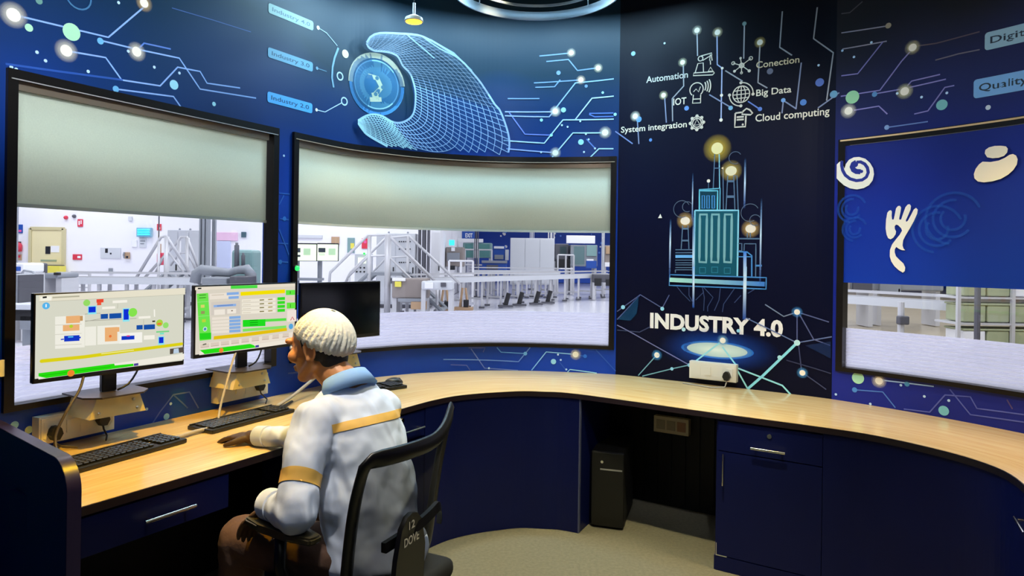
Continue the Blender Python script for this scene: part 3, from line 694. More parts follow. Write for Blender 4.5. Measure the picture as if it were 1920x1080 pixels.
il([(1085, 858), (1095, 835), (1120, 815), (1145, 825), (1165, 850), (1150, 862)], .009, True)
# factory line drawing
zf = TR(1240, 260, 3.6); fl = rgb('8fd8ec'); fd = rgb('5a7896'); fb = rgb('4a90d0')
I.poly(W(zf([(228, 485), (522, 484), (514, 932), (222, 928)])), rgb('0f6478', .75)); I.poly(W(zf([(258, 352), (382, 352), (380, 482), (256, 482)])), rgb('0f5468', .6))
def fline(pts, c=fl, w=.006, closed=False): I.line(W(zf(pts)), w, c, closed=closed)
fline([(228, 485), (522, 484), (514, 932)], fl, .009); fline([(228, 485), (222, 928)], fl, .009)
for x in (284, 365, 452): fline([(x-22, 512), (x+25, 512), (x+20, 835), (x-26, 832)], rgb('7fb4b8'), .014, True)
fline([(258, 478), (258, 352), (382, 352), (380, 480)], rgb('6fd0e4'), .008); fline([(255, 345), (385, 337), (398, 335), (396, 478)], rgb('5fb0cc'), .007)
for x in (285, 317, 352): fline([(x-8, 385), (x+8, 385), (x+8, 470), (x-8, 470)], fb, .006, True)
I.glow(wsz(*zf([(378, 66)])[0]), .085, rgb('f0c848')[:3]); I.disc(wsz(*zf([(378, 66)])[0]), .034, rgb('fff0a8'))
fline([(362, 105), (352, 335)], fd); fline([(392, 105), (395, 335)], fl, .006); fline([(360, 200), (395, 200)], fd); fline([(418, 200), (420, 478)], fd); I.poly(W(zf([(420, 190), (406, 200), (420, 208)])), WHT)
I.glow(wsz(*zf([(472, 218)])[0]), .065, rgb('f0c860')[:3]); I.disc(wsz(*zf([(472, 218)])[0]), .028, rgb('fff0c0'), ex=1.15)
fline([(450, 250), (438, 478)], fd); fline([(490, 250), (498, 478)], fd); fline([(447, 288), (495, 288)], fd, .012); fline([(440, 392), (498, 392)], fd, .014); fline([(492, 250), (512, 252), (520, 480)], fd)
I.disc(wsz(*zf([(320, 286)])[0]), .010, WHT); fline([(320, 296), (320, 335)], fd, .004)
for p in ((163, 555), (604, 608)): I.glow(wsz(*zf([p])[0]), .055, rgb('f0c070')[:3]); I.disc(wsz(*zf([p])[0]), .024, rgb('fff0d8'), ex=1.2)
fline([(146, 585), (136, 745)], fd); fline([(182, 585), (188, 745)], fd); fline([(143, 608), (184, 608)], fd, .010); fline([(138, 688), (186, 688)], fd, .010)
fline([(97, 750), (218, 750)], fd); fline([(97, 770), (218, 770)], fd); fline([(97, 795), (218, 795)], rgb('6fb8f4'), .018)
for y in (820, 838, 852, 870, 885): fline([(97, y), (216, y)], fd, .005)
fline([(97, 885), (97, 905)], fd)
fline([(582, 635), (582, 668)], fd); fline([(602, 635), (602, 668)], fd); fline([(522, 675), (665, 676)], fd, .008); fline([(520, 708), (545, 708), (545, 755), (520, 755)], fd); fline([(560, 755), (562, 710), (640, 710), (638, 935)], fd); fline([(520, 762), (580, 765), (612, 790), (612, 930)], fb, .008); fline([(520, 797), (612, 797)], fb); fline([(636, 857), (680, 857)], fb, .010)
for p in ((280, 888), (362, 885), (447, 890)): fline([(p[0]-20, p[1]-18), (p[0]+20, p[1]-18), (p[0]+20, p[1]+20), (p[0]-20, p[1]+20)], rgb('2a8098'), .006, True)
fline([(60, 918), (710, 938), (708, 1015), (55, 990)], fb, .007, True); I.line(W(zf([(58, 952), (215, 960), (700, 982)])), .026, rgb('b4f0d8'), rgb('3f80d0'))
for pts, w in (([(65, 540), (62, 700), (58, 940)], .010), ([(215, 230), (213, 400), (210, 560)], .007), ([(568, 130), (566, 300), (562, 470)], .010), ([(678, 400), (673, 650), (668, 980)], .009), ([(222, 480), (218, 800), (216, 1000)], .012)):
    p = W(zf(pts)); I.line(p[:2], w, fade(rgb('4f9cf0'), 0), rgb('d8f0ff')); I.line(p[1:], w, rgb('d8f0ff'), fade(rgb('3f80e8'), .15))
z5 = TR(1120, 500, 4)
for pts, w in (([(726, 0), (724, 120), (722, 310)], .012), ([(1112, 0), (1108, 150), (1104, 400)], .018)):
    p = W(z5(pts)); I.line(p[:2], w, rgb('7fc0f8'), rgb('e4f8ff')); I.line(p[1:], w, rgb('e4f8ff'), fade(rgb('0f60d0'), .5))
p = W(zf([(566, 760), (566, 930)])); I.line(p, .018, rgb('2f80e0'), rgb('d8f0ff'))
# smoke curls
for c, r in (((140, 475), .05), ((178, 460), .03), ((500, 130), .035), ((600, 500), .05), ((635, 550), .03)): arc(I, wsz(*zf([c])[0]), r, .5, 5.2, .004, rgb('5a6a80'))
I.poly(W(z5([(475, 600-1000+0), (460, 630-1000), (488, 634-1000)])) if False else W([(1239, 401), (1234.5, 409), (1242, 409)]), WHT)
# cables under the factory
for pts in ([(600, 150), (640, 200), (700, 260)], [(690, 155), (690, 215), (720, 270)], [(790, 155), (800, 190), (740, 250)], [(790, 155), (805, 230), (800, 330)], [(800, 155), (870, 230), (830, 300), (830, 335)], [(925, 160), (915, 250), (880, 330)], [(1030, 165), (950, 280), (940, 340)], [(1180, 170), (1130, 200)], [(1080, 215), (1030, 270)]): I.line(W(z5(pts)), .0045, rgb('3a4a74'))
# glowing ellipse and network
c = wsz(1344, 656)
def ell(I, c, ra, rb, col, rim, rings=5, n=40):
    P = []; Cc = []; Fc = []
    for j in range(rings+1):
        t = j/rings; tt = t
        for i in range(n):
            a = 2*PI*i/n; P.append((c[0]+ra*t*math.cos(a), c[1]+rb*t*math.sin(a))); Cc.append(tuple(col[k]+(rim[k]-col[k])*tt for k in range(4)))
    for j in range(rings):
        for i in range(n): Fc.append((j*n+i, j*n+(i+1) % n, (j+1)*n+(i+1) % n, (j+1)*n+i))
    I.add(P, Fc, Cc)
ell(I, c, .36, .13, fade(rgb('0a60e0'), .95), fade(rgb('0a3080'), 0)); ell(I, c, .21, .050, rgb('d8f4e4'), fade(rgb('2a90f4'), .55), 6); ell(I, c, .175, .040, rgb('f4fff0'), fade(rgb('e4fff0'), .7), 4)
NL = rgb('7fb8c4'); ND = rgb('5a6290'); NB = rgb('9fe8ec')
nodes(I, conv=z5, w=.006, lines=[([(150, 395), (325, 210), (490, 310)], ND), ([(150, 335), (325, 210)], ND), ([(490, 310), (542, 212)], ND), ([(150, 437), (690, 735)], rgb('7a7cac')), ([(150, 475), (320, 490), (400, 450)], rgb('3a4468')),
    ([(310, 815), (445, 665)], NL), ([(340, 820), (560, 765), (690, 737)], NL), ([(1260, 283), (1400, 373), (1500, 340)], rgb('7f8ca8')), ([(1500, 340), (1740, 415)], ND), ([(1500, 340), (1500, 570)], ND), ([(1520, 360), (1625, 545)], ND), ([(1120, 385), (1500, 570), (1762, 525)], rgb('6a7cac')), ([(1625, 545), (1750, 590)], ND), ([(1510, 575), (1535, 790), (1720, 920)], rgb('3f466c')), ([(1420, 700), (1755, 800)], rgb('2f3658'))])
nodes(I, conv=z5, w=.009, lines=[([(730, 715), (940, 555)], NB), ([(940, 600), (1045, 740)], NB), ([(1055, 760), (1390, 890), (1450, 955)], NB), ([(1055, 780), (1130, 915)], NB)])
nodes(I, conv=z5, w=.014, lines=[([(1130, 915), (1240, 820), (1495, 575)], rgb('8fe4f0'))],
    glows=[((943, 553), .020, rgb('8fd4ff')), ((1500, 340), .018, rgb('5fb4ff')), ((450, 662), .020, rgb('4fb4ff')), ((1540, 795), .018, rgb('5fb8ff'))],
    discs=[((1500, 570), .016, rgb('c8f4f4')), ((195, 303), .013, CY), ((490, 315), .012, CY), ((650, 470), .012, rgb('c8f0f4')), ((562, 765), .010, CY), ((695, 737), .012, CY), ((1045, 742), .012, CY), ((1370, 680), .012, rgb('b0ecf0')), ((1060, 480), .010, CY)])
I.poly(W(z5([(155, 395), (315, 215), (300, 350), (250, 405)])), rgb('0f4f7c', .5)); I.poly(W(z5([(1560, 590), (1755, 560), (1755, 690)])), rgb('1a3468', .5))
I.build('factory_print', M['ink'], wb)
T_ = Ink(wfn, .0022)
a = wsz(1219, 612.5); b = wsz(1468, 632); ht = (wsz(1221, 585)[1]-wsz(1221, 612.5)[1])
T_.text('INDUSTRY 4.0', a[0], (a[1]+b[1])/2, b[0]-a[0], ht, rgb('fffaf0'), .042)
tag(T_.build('lettering', M['ink'], wb), 'white lettering reading INDUSTRY 4.0')

# ---- right wall
I = Ink(wfn); zr = TR(1540, 0, 5.05); PL = rgb('8a84c4'); PW_ = rgb('a8a0b0')
nodes(I, conv=zr, w=.006, lines=[([(190, 312), (630, 245)], PW_), ([(200, 465), (620, 390)], PW_), ([(190, 718), (345, 698), (585, 395)], PL), ([(185, 912), (555, 855), (760, 580), (850, 480)], PL), ([(500, 890), (780, 840), (1180, 750)], PL), ([(810, 820), (855, 768), (1125, 705)], PL), ([(260, 1052), (545, 1005), (625, 1080)], PL), ([(880, 1080), (1010, 1050), (1170, 828), (1260, 810)], PL), ([(190, 130), (270, 120), (390, 15)], rgb('5a5058')), ([(880, 440), (1090, 410), (1500, 300)], rgb('5a4a50')), ([(1080, 570), (1300, 510), (1500, 470)], rgb('6a6470'))],
    glows=[((865, 450), .022, rgb('e8dcb0')), ((790, 865), .024, rgb('f4f0c0')), ((258, 1050), .024, WHT)],
    discs=[((295, 920), .034, rgb('9cd8a8')), ((505, 893), .013, rgb('5a90c4')), ((1142, 993), .025, rgb('7fc4c4')), ((635, 243), .014, rgb('b0a088')), ((1580, 1018), .011, rgb('d8e0e8')), ((0, 775), .014, rgb('5a6ac0')), ((118, 893), .02, rgb('6f9cc0'))], dots=[(475, 402), (310, 540), (950, 920), (720, 885), (1190, 880), (200, 480)])
nodes(I, w=.006, lines=[([(1663, 239), (1740, 228)], rgb('6a84c0'))], discs=[((1663, 239), .012, rgb('7f9cc8'))])
def tag2(x0, y0, x1, y1, s, c):
    a = wsz(x0, y0); b = wsz(x1, y1); w = .26 if s == 'Quality' else .24
    I.rrect(a[0], b[1], a[0]+w, a[1], .014, c); h = a[1]-b[1]
    I.text(s, a[0]+.022, b[1]+h*.34, w*.74, h*.40, rgb('1f2c3c'), .012)
tag2(1847, 62, 1848, 95, 'Digital', rgb('8fb4c8')); tag2(1826, 150, 1827, 185, 'Quality', rgb('78aee4'))
zq = TR(1540, 480, 2.842); Q1 = rgb('5a66c0')
nodes(I, conv=zq, w=.006, lines=[([(180, 713), (328, 724), (395, 808)], rgb('4f7cd0')), ([(440, 815), (578, 832), (660, 740), (795, 750), (830, 812), (1080, 845)], Q1), ([(685, 710), (795, 845), (1080, 885)], Q1), ([(310, 660), (600, 695)], rgb('a8c8f0')), ([(990, 765), (1020, 815)], rgb('5a4a80'))],
    glows=[((308, 665), .022, WHT)], discs=[((196, 650), .030, rgb('b0e8c0')), ((178, 713), .013, rgb('4f90d8')), ((653, 824), .023, rgb('7fd0e0')), ((457, 682), .012, rgb('4f9cc8'))], dots=[(550, 748), (425, 688), (78, 737), (262, 788), (680, 770)])
I.build('circuit_print', M['ink'], wr)

# ---- white symbols on the blue board
zd = TR(1540, 230, 5.05); ze = TR(1540, 380, 6.75)
D = Ink(wfn, .0185, 2e-4, step=.02); bl = rgb('23308c'); wh = rgb('fbf6e2')
D.poly(W(zd([(158, 400), (180, 378), (205, 362), (216, 400), (232, 440), (245, 395), (275, 355), (320, 332), (370, 328), (430, 345), (475, 385), (505, 435), (513, 490), (500, 550), (465, 595), (415, 622), (350, 635), (285, 625), (225, 595), (180, 555), (156, 530)])), wh)
D.line(W(zd([(207, 365), (205, 410), (215, 455), (240, 500), (285, 535), (345, 552), (400, 545), (440, 518), (458, 475), (450, 430), (425, 395), (385, 375), (345, 378)])), .016, bl)
D.line(W(zd([(345, 378), (315, 395), (305, 420), (318, 450), (345, 466), (385, 468)])), .026, bl, bl); D.disc(wsz(*zd([(335, 400)])[0]), .014, bl)
D.disc(wsz(*zd([(395, 465)])[0]), .008, bl)
D.build('spiral_symbol', M['ink'], bp)
D = Ink(wfn, .0185, 2e-4, step=.02)
D.poly(W(zd([(1566, 295), (1572, 262), (1605, 238), (1660, 224), (1720, 222), (1768, 228), (1786, 250), (1780, 285), (1750, 318), (1700, 335), (1640, 340), (1590, 332)])), wh)
D.poly(W(zd([(1545, 372), (1620, 376), (1700, 362), (1760, 335), (1800, 308), (1835, 300), (1865, 315), (1880, 350), (1872, 400), (1840, 450), (1790, 495), (1720, 535), (1640, 558), (1560, 568), (1500, 560), (1468, 530), (1462, 490), (1480, 440), (1510, 400)])), wh)
D.build('bowl_symbol', M['ink'], bp)
D = Ink(wfn, .0185, 2e-4, step=.02)
D.poly(W(ze([(855, 130), (875, 105), (900, 97), (912, 115), (910, 170), (915, 215), (935, 215), (950, 150), (965, 75), (990, 45), (1015, 42), (1030, 65), (1022, 120), (1005, 200), (1008, 218), (1030, 215), (1055, 140), (1085, 60), (1115, 25), (1140, 22), (1156, 45), (1150, 90), (1120, 160), (1090, 225), (1095, 245), (1115, 232), (1160, 150), (1190, 90), (1220, 68), (1242, 90), (1235, 140), (1190, 240), (1140, 330), (1085, 420), (1055, 480), (1048, 540), (1060, 580), (1082, 604), (1040, 602), (1000, 585), (968, 560), (950, 590), (948, 630), (965, 680), (1010, 725), (1060, 770), (1082, 820), (1076, 865), (1052, 886), (1000, 855), (945, 805), (905, 745), (885, 680), (888, 600), (915, 530), (960, 470), (1010, 410), (1042, 355), (1030, 325), (990, 285), (965, 280), (948, 300), (950, 335), (966, 365), (960, 400), (930, 445), (895, 465), (865, 450), (845, 405), (833, 330), (838, 220)])), wh)
D.build('hand_symbol', M['ink'], bp)
D = Ink(wfn, .0175, step=.02)
for (x, y), r in (((1600, 392), .07), ((1605, 430), .06), ((1760, 430), .11), ((1790, 410), .12)):
    for k in range(3): arc(D, wsz(x, y), r*(1-.28*k), .4+k, 4.6+k, .012, rgb('1f5cc8', .35))
D.build('faint_swirl_print', M['ink'], bp)
# ------------------------------------------------------------------ production hall outside the windows
HW = 21.5
M['h_steel'] = mat('hall_steel', 'd0d0d4', .4, .25); M['h_dark'] = mat('hall_dark_steel', '5a5a62', .5, .2); M['h_grey'] = mat('hall_light_grey_paint', 'cfd2d8', .5)
M['h_white'] = mat('hall_white_paint', 'f0f0f4', .5); M['h_red'] = mat('hall_red', 'd8344a', .5); M['h_blue'] = mat('hall_blue', '1f4fa8', .5); M['h_black'] = mat('hall_black', '1c1c20', .5)
M['h_teal'] = mat('hall_teal_panel', '7fa0a0', .4); M['h_brown'] = mat('hall_brown_grey', '8f8580', .5); M['h_yel'] = mat('hall_yellow', 'e8dc5a', .5); M['h_cream'] = mat('hall_cream_door', 'e8dcae', .55)
M['h_pink'] = mat('hall_pink', 'e85a9c', .5); M['h_green'] = mat('hall_green', 'a4ab88', .5); M['h_tan'] = mat('hall_tan', 'b89878', .6); M['h_mid'] = mat('hall_mid_grey', '8d929a', .5)
M['h_cyan'] = mat('cyan_tube_light', '40d8e8', .4, emit='30d8f0', es=1.2); M['h_scr'] = mat('pale_lit_display', 'e8f0d8', .4, emit='dce8c4', es=.7); M['h_grn_led'] = mat('green_signal', '20e040', .4, emit='10e030', es=3.)
M['h_clear'] = glassy('machine_guard_glass', (.72, .88, .86, 1), .1)
bm = B(); box(bm, (-11.25, 19, -.06), (33.5, 46, .08)); struct(link('floor', bm, mat('hall_epoxy_floor', 'dcdce6', .2)))
bm = B(); box(bm, (20, 19, -.06), (29, 46, .08)); struct(link('floor', bm, mat('hall_floor_warm_lit', 'a0937c', .3, noise=(1.2, 'b4a88e'))))  # warmer, dimmer light on this side is put into the floor colour
xe = PY(828, 480, HW).x
bm = B(); box(bm, ((xe-28)/2, HW+.1, 3), (xe+28, .2, 6)); struct(link('wall_hall', bm, mat('hall_white_wall', 'f0eff6', .7)))
bm = B(); box(bm, (xe-.1, (HW+40)/2+.2, 3), (.2, 40-HW, 6)); struct(link('wall_hall', bm, bpy.data.materials['hall_white_wall']))
# far wall carries a blue printed mural with points of light
bw = bm = B(); box(bm, (15, 40, 3), (50, .2, 6)); bw = struct(link('wall_hall', bm, mural_mat('hall_blue_wall', '2f5cc8', '1240a8', '1a50c0', (1, 5), .5)))
I = Ink(lambda a, b, o: Vector((a, 39.9-o*8, b)))
rnd = random.Random(3)
for k in range(90): I.disc((rnd.uniform(-4, 10), rnd.uniform(1.6, 3.6)), rnd.uniform(.03, .09), rgb(rnd.choice(['e8f4ff', '8fc0ff', '5a90f0', 'ffffff'])), n=8)
I.build('light_dots_print', M['ink'], bw)

def hb(bm, x0, y0, x1, y1, Y, d, bev=0., mi=0):
    a = PY(x0, y1, Y); b = PY(x1, y0, Y)
    return box(bm, ((a.x+b.x)/2, Y+d/2, (a.z+b.z)/2), (abs(b.x-a.x), d, abs(b.z-a.z)), None, bev, mi)
def hbf(bm, x0, y0, x1, Y, d, bev=0., mi=0):
    a = PY(x0, y0, Y); b = PY(x1, y0, Y)
    return box(bm, ((a.x+b.x)/2, Y+d/2, a.z/2-.01), (abs(b.x-a.x), d, a.z-.02), None, bev, mi)
def simple(name, label, cat, m, x0, y0, x1, y1, Y=None, d=.05, bev=.006, group=None):
    Y = HW-d if Y is None else Y
    return tag(link(name, hb(B(), x0, y0, x1, y1, Y, d, bev), M[m] if isinstance(m, str) else m), label, cat, group)
def sign(name, label, cat, m, x0, y0, x1, y1, marks, Y=HW-.03, group=None, mk='h_white'):
    e = thing(name, label, cat, PY((x0+x1)/2, y1, Y), group)
    link('board', hb(B(), x0, y0, x1, y1, Y, .03, .004), M[m], e)
    for q in marks or []: link('marking', hb(B(), q[0], q[1], q[2], q[3], Y-.006, .008), M[mk], e)
    return e
# ---- door and things on the white wall, left to right
d = struct(thing('door_1', None, None, PY(92, 540, HW)))
bm = B(); a = PY(60, 428, HW); b = PY(122, 428, HW)
box(bm, ((a.x+b.x)/2, HW-.04, a.z/2), (b.x-a.x-.1, .05, a.z-.06)); link('leaf', bm, M['h_cream'], d)
bm = B(); box(bm, (a.x, HW-.05, a.z/2), (.09, .09, a.z)); box(bm, (b.x, HW-.05, a.z/2), (.09, .09, a.z)); box(bm, ((a.x+b.x)/2, HW-.05, a.z), (b.x-a.x, .09, .09)); link('door_frame', bm, mat('hall_cream_frame', 'cfc59a', .5), d)
link('vision_panel', hb(B(), 85, 462, 94, 476, HW-.08, .02), M['h_black'], d); link('push_bar', hb(B(), 80, 497, 119, 499.5, HW-.14, .06, .01), M['h_dark'], d)
link('notice', hb(B(), 95, 461, 111, 473, HW-.075, .01), M['h_white'], d); link('floor_strip', hb(B(), 76, 487, 106, 490, HW-.075, .01), mat('hall_pale_green', '9aa88a', .5), d)
simple('safety_board', 'yellow board with black marks at the bottom of the cream door', 'board', 'h_yel', 77, 499, 112, 524, HW-.4, .3)
sign('fire_sign', 'red square sign on white wall, upper right of the cream door', 'sign', 'h_red', 145, 411, 155, 425, [(147, 414, 149.5, 422), (151, 413, 153, 420)], group='red signs on the hall wall')
sign('fire_sign', 'wide red sign on white wall beside the door handle', 'sign', 'h_red', 136, 477, 153, 487, [(145, 480, 151, 484)], group='red signs on the hall wall')
sign('fire_sign', 'red upright sign right of the blue-green wall light', 'sign', 'h_red', 294, 420, 302, 432, [(297, 426, 300, 430)], group='red signs on the hall wall')
def dome(name, label, cat, m, px, py, r, Y=HW):
    bm = B(); q = PY(px, py, Y); lathe(bm, q, [(r, 0), (r*.95, .05), (r*.6, .09), (.001, .1)], 16, axis=Matrix.Rotation(PI/2, 3, 'X')); return tag(link(name, bm, M[m], None, True), label, cat)
dome('alarm_sounder', 'small red alarm sounder above the cream door', 'alarm', 'h_red', 124.5, 408, .06); dome('wall_camera', 'small dark dome above the red sign', 'camera', 'h_dark', 140, 405.5, .055)
e = thing('insect_light', 'glowing blue-green tube light on the white wall', 'wall light', PY(269, 445, HW-.1))
link('housing', hb(B(), 255, 427, 283, 444, HW-.12, .12, .02), mat('cyan_housing', '7fb8d0', .5), e)
for k in range(3): link('tube', tube(B(), [PY(258, 431+4.2*k, HW-.15), PY(280, 431+4.2*k, HW-.15)], .022, 8), M['h_cyan'], e)
sign('notice_sheet', 'grey notice under the blue-green wall light', 'notice', 'h_grey', 261, 447, 274, 464, [(263, 451, 272, 453), (263, 456, 270, 458)], mk='h_mid'); simple('notice_sheet', 'white sheet left of the grey notice under the wall light', 'notice', 'h_white', 246, 450, 256, 463)
simple('junction_box', 'small pale grey box high on the wall left of the wall light', 'box', 'h_grey', 240, 406, 247, 414)
e = sign('distribution_box', 'grey flat cabinet on the white wall between door and wall light', 'box', 'h_grey', 188, 465, 226, 484, [(197, 466, 202, 474), (206, 474, 209, 477)], mk='h_black')
e = thing('wall_phone', 'wall phone right of the grey flat cabinet', 'phone', PY(237, 484, HW)); link('body', hb(B(), 232, 473, 242, 485, HW-.08, .07, .015), M['h_tan'], e); link('handset', tube(B(), [PY(233, 473, HW-.1), PY(231.5, 478, HW-.1), PY(233, 484, HW-.1)], .025, 8), M['h_mid'], e); link('dial', hb(B(), 236, 480, 240, 484, HW-.095, .02, .004), M['h_black'], e)
simple('wall_socket', 'small grey socket low on the white wall', 'socket', 'h_mid', 203, 503, 210, 513)
sign('poster', 'pink poster half hidden by the left column', 'poster', 'h_pink', 6, 421, 18, 437, [(9, 425, 15, 427), (9, 431, 16, 433)]); sign('poster', 'purple poster right of the left column', 'poster', 'h_blue', 32, 421, 42, 437, [(34, 431, 40, 435)], mk='h_pink'); simple('poster', 'pale blue poster below the pink poster', 'poster', mat('hall_sky', '7fb4d8', .5), 6, 441, 17, 458)
e = thing('fire_extinguisher', 'red fire extinguisher on the wall right of the left column', 'extinguisher', PY(36, 474, HW-.1)); q = PY(36, 472, HW-.08); lathe(bm := B(), q, [(.001, 0), (.075, .01), (.08, .2), (.05, .27), (.02, .3)], 14); link('cylinder', bm, M['h_red'], e, True); link('valve', hb(B(), 34, 453, 38, 457, HW-.1, .04), M['h_black'], e)
sign('red_notice', 'small red notice under the fire extinguisher', 'notice', 'h_tan', 32, 477, 40, 488, [(34, 479, 38, 483)], mk='h_red')

def column(label, x0, x1, Y, m='h_mid', cat='column', base=True):
    e = thing('steel_column', label, cat, Vector((PY((x0+x1)/2, 480, Y).x, Y, 0)), 'steel columns in the hall')
    a = PY(x0, 480, Y).x; b = PY(x1, 480, Y).x; w = b-a; xm = (a+b)/2
    bm = B(); box(bm, (xm, Y, 2.75), (w*.3, w*.9, 5.5)); box(bm, (xm-w*.42, Y, 2.75), (w*.16, w, 5.5)); box(bm, (xm+w*.42, Y, 2.75), (w*.16, w, 5.5)); link('shaft', bm, M[m], e)
    bm = B(); box(bm, (xm, Y, .03), (w*1.5, w*1.5, .05)); link('base_plate', bm, M['h_dark'], e)
column('grey steel column at the left edge, in front of the pink poster', 19, 30, 20, 'h_mid')
column('grey steel column behind the left monitor, right of the left cabinet', 376, 391, 15, 'h_mid'); column('thin grey pipe column right of the steel column', 398, 404, 17, 'h_mid')
column('dark blue column at the right edge of the left window', 493, 500, 13, 'h_blue'); column('dark grey column right of the middle stairs', 785, 805, 19.6, 'h_dark'); column('grey column behind the conveyor, under the exit sign', 889, 897, 25, 'h_dark')
column('pale thin column at the right end of the middle window', 1128, 1133, 27, 'h_grey'); column('pale pipe column left of the exit sign', 828, 831, 22.4, 'h_grey')

# ---- crossover stairs
def stairs(label, A, Bq, midA, midB, posts, plat, Y0_, Y1_):
    e = thing('crossover_stairs', label, 'stairs', Vector((PY(A[len(A)//2][0], 480, Y0_).x, Y0_, 0)), 'steel crossover stairs in the hall')
    for P, Y in ((A, Y0_), (Bq, Y1_)): link('handrail', tube(B(), [PY(x, y, Y) for x, y in P], .035, 8), M['h_steel'], e, True)
    for P, Y in ((midA, Y0_), (midB, Y1_)): link('mid_rail', tube(B(), [PY(x, y, Y) for x, y in P], .026, 8), M['h_steel'], e, True)
    for x, y, Y, r in posts:
        q = PY(x, y, Y); link('post', tube(B(), [q, Vector((q.x, q.y, .02))], r, 8), M['h_steel'], e, True)
    x0, x1, z = plat; a = PY(x0, 480, Y0_).x; b = PY(x1, 480, Y1_).x
    link('platform', box(B(), ((a+b)/2, (Y0_+Y1_)/2, z), (abs(b-a), abs(Y1_-Y0_), .08)), M['h_mid'], e)
    for sgn, xx in ((-1, a), (1, b)):
        for k in range(4): link('tread', box(B(), (xx+sgn*(.16+.24*k), (Y0_+Y1_)/2, z-.22*(k+1)), (.24, abs(Y1_-Y0_)*.95, .04)), M['h_mid'], e)
        for Y in (Y0_, Y1_): link('stringer', tube(B(), [(xx, Y, z), (xx+sgn*1.08, Y, .03)], .05, 6), M['h_mid'], e)
    return e
stairs('steel crossover stairs with handrails in the middle window', [(617, 532), (619, 511), (690, 441), (727, 440), (826, 537)], [(648, 530), (656, 512), (724, 446), (767, 443), (862, 532)],
       [(652, 520), (692, 480), (727, 479), (806, 559)], [(690, 520), (725, 483), (764, 481), (827, 541)], [(693, 442, 16.6, .05), (727.5, 440, 16.6, .075), (731, 446, 17.7, .04), (765, 443, 17.7, .045), (617, 532, 16.6, .03), (655, 513, 17.7, .03), (820, 532, 16.6, .035)], (692, 768, 1.02), 16.6, 17.7)
stairs('steel crossover stairs with handrails behind the left monitor', [(256, 520), (298, 451), (302, 444), (312, 443), (318, 452), (366, 528)], [(272, 520), (335, 451), (339, 445), (350, 444), (374, 506)],
       [(290, 513), (314, 470), (360, 532)], [(320, 498), (337, 474), (352, 474), (372, 515)], [(313, 444, 15.5, .06), (298, 451, 15.5, .03), (336, 451, 16.4, .045), (352, 446, 16.4, .05)], (312, 353, 1.0), 15.5, 16.4)

# ---- cabinets
def cabinet(label, x0, y0, x1, Y, d, doors=2, m='h_grey', leds=None, group=None):
    a = PY(x0, y0, Y); b = PY(x1, y0, Y); e = thing('control_cabinet', label, 'cabinet', Vector(((a.x+b.x)/2, Y+d/2, 0)), group)
    bm = B(); box(bm, ((a.x+b.x)/2, Y+d/2, (a.z+.08)/2), (b.x-a.x, d, a.z-.08), None, .012); link('body', bm, M[m], e)
    bm = B(); box(bm, ((a.x+b.x)/2, Y+d/2, .04), (b.x-a.x, d*.95, .08)); link('plinth', bm, M['h_dark'], e)
    w = (b.x-a.x)/doors
    for k in range(doors):
        dd = link('door', box(B(), (a.x+w*(k+.5), Y-.01, (a.z+.1)/2), (w-.03, .02, a.z-.2), None, .005), M[m], e)
        link('handle', box(B(), (a.x+w*(k+.5)+w*.4, Y-.035, a.z*.5), (.03, .03, .18)), M['h_black'], dd)
        link('lifting_eye', lathe(B(), (a.x+w*(k+.5), Y+d/2, a.z-.005), [(.03, 0), (.03, .05), (.015, .07)], 8), M['h_mid'], e)
    if leds:
        for (px, py) in leds: link('push_button', lathe(B(), PY(px, py, Y-.024), [(.02, 0), (.02, .02), (.012, .028)], 8, axis=Matrix.Rotation(PI/2, 3, 'X')), M['h_black'], e)
    return e
cabinet('tall grey control cabinet behind the left crossover stairs', 314, 431, 375, 19.2, .8, 3)
cabinet('tall white control cabinet with rows of black buttons behind the middle stairs', 706, 437, 779, 19.4, .8, 2, 'h_grey', [(749+4*k, 453+j) for k in range(6) for j in (0, 14, 39)] )
cabinet('white narrow cabinet right of the dark grey column', 808, 432, 826, 20.5, .5, 1, 'h_white')
e = thing('operator_console', 'grey operator console with a small screen left of the middle stairs', 'console', Vector((PY(680, 480, 19).x, 19, 0)))
bm = B(); hbf(bm, 665, 474, 693, 19, .5, .02); link('body', bm, M['h_grey'], e); link('screen', hb(B(), 671, 483, 686, 494, 18.97, .03), M['h_scr'], e); link('signal_lamp', hb(B(), 681, 473.5, 684, 477, 18.95, .06, .01), M['h_grn_led'], e)
for k in range(8): link('push_button', lathe(B(), PY(669+7*(k % 4), 502+7.5*(k//4), 18.99), [(.025, 0), (.025, .02), (.015, .03)], 8, axis=Matrix.Rotation(PI/2, 3, 'X')), M['h_black'], e)
simple('wall_poster', 'brown and white poster above the right display', 'poster', 'h_tan', 621, 444, 636, 459); 
e = sign('wall_poster', 'green and yellow tall poster on white wall', 'poster', 'h_teal', 651, 446, 665, 474, [(657, 456, 664, 466)], mk='h_yel'); sign('wall_poster', 'red poster behind the left handrail of the middle stairs', 'poster', 'h_red', 678, 447, 691, 466, [(682, 451, 687, 456)], mk='h_pink')
simple('wall_panel', 'pink and white striped board left of the pipe column', 'board', mat('hall_pale_pink', 'e8c0dc', .5), 405, 436, 445, 451); simple('wall_panel', 'pale blue board under the pink board', 'board', mat('hall_pale_blue', 'c4cce8', .5), 406, 452, 432, 502); simple('wall_panel', 'small dark teal square on the white wall near the blue column', 'board', mat('hall_dark_teal', '3f5a68', .5), 452, 435, 461, 445)
simple('wall_trunking', 'long pale grey trunking on the wall above the two displays', 'trunking', 'h_grey', 551, 441, 604, 446)
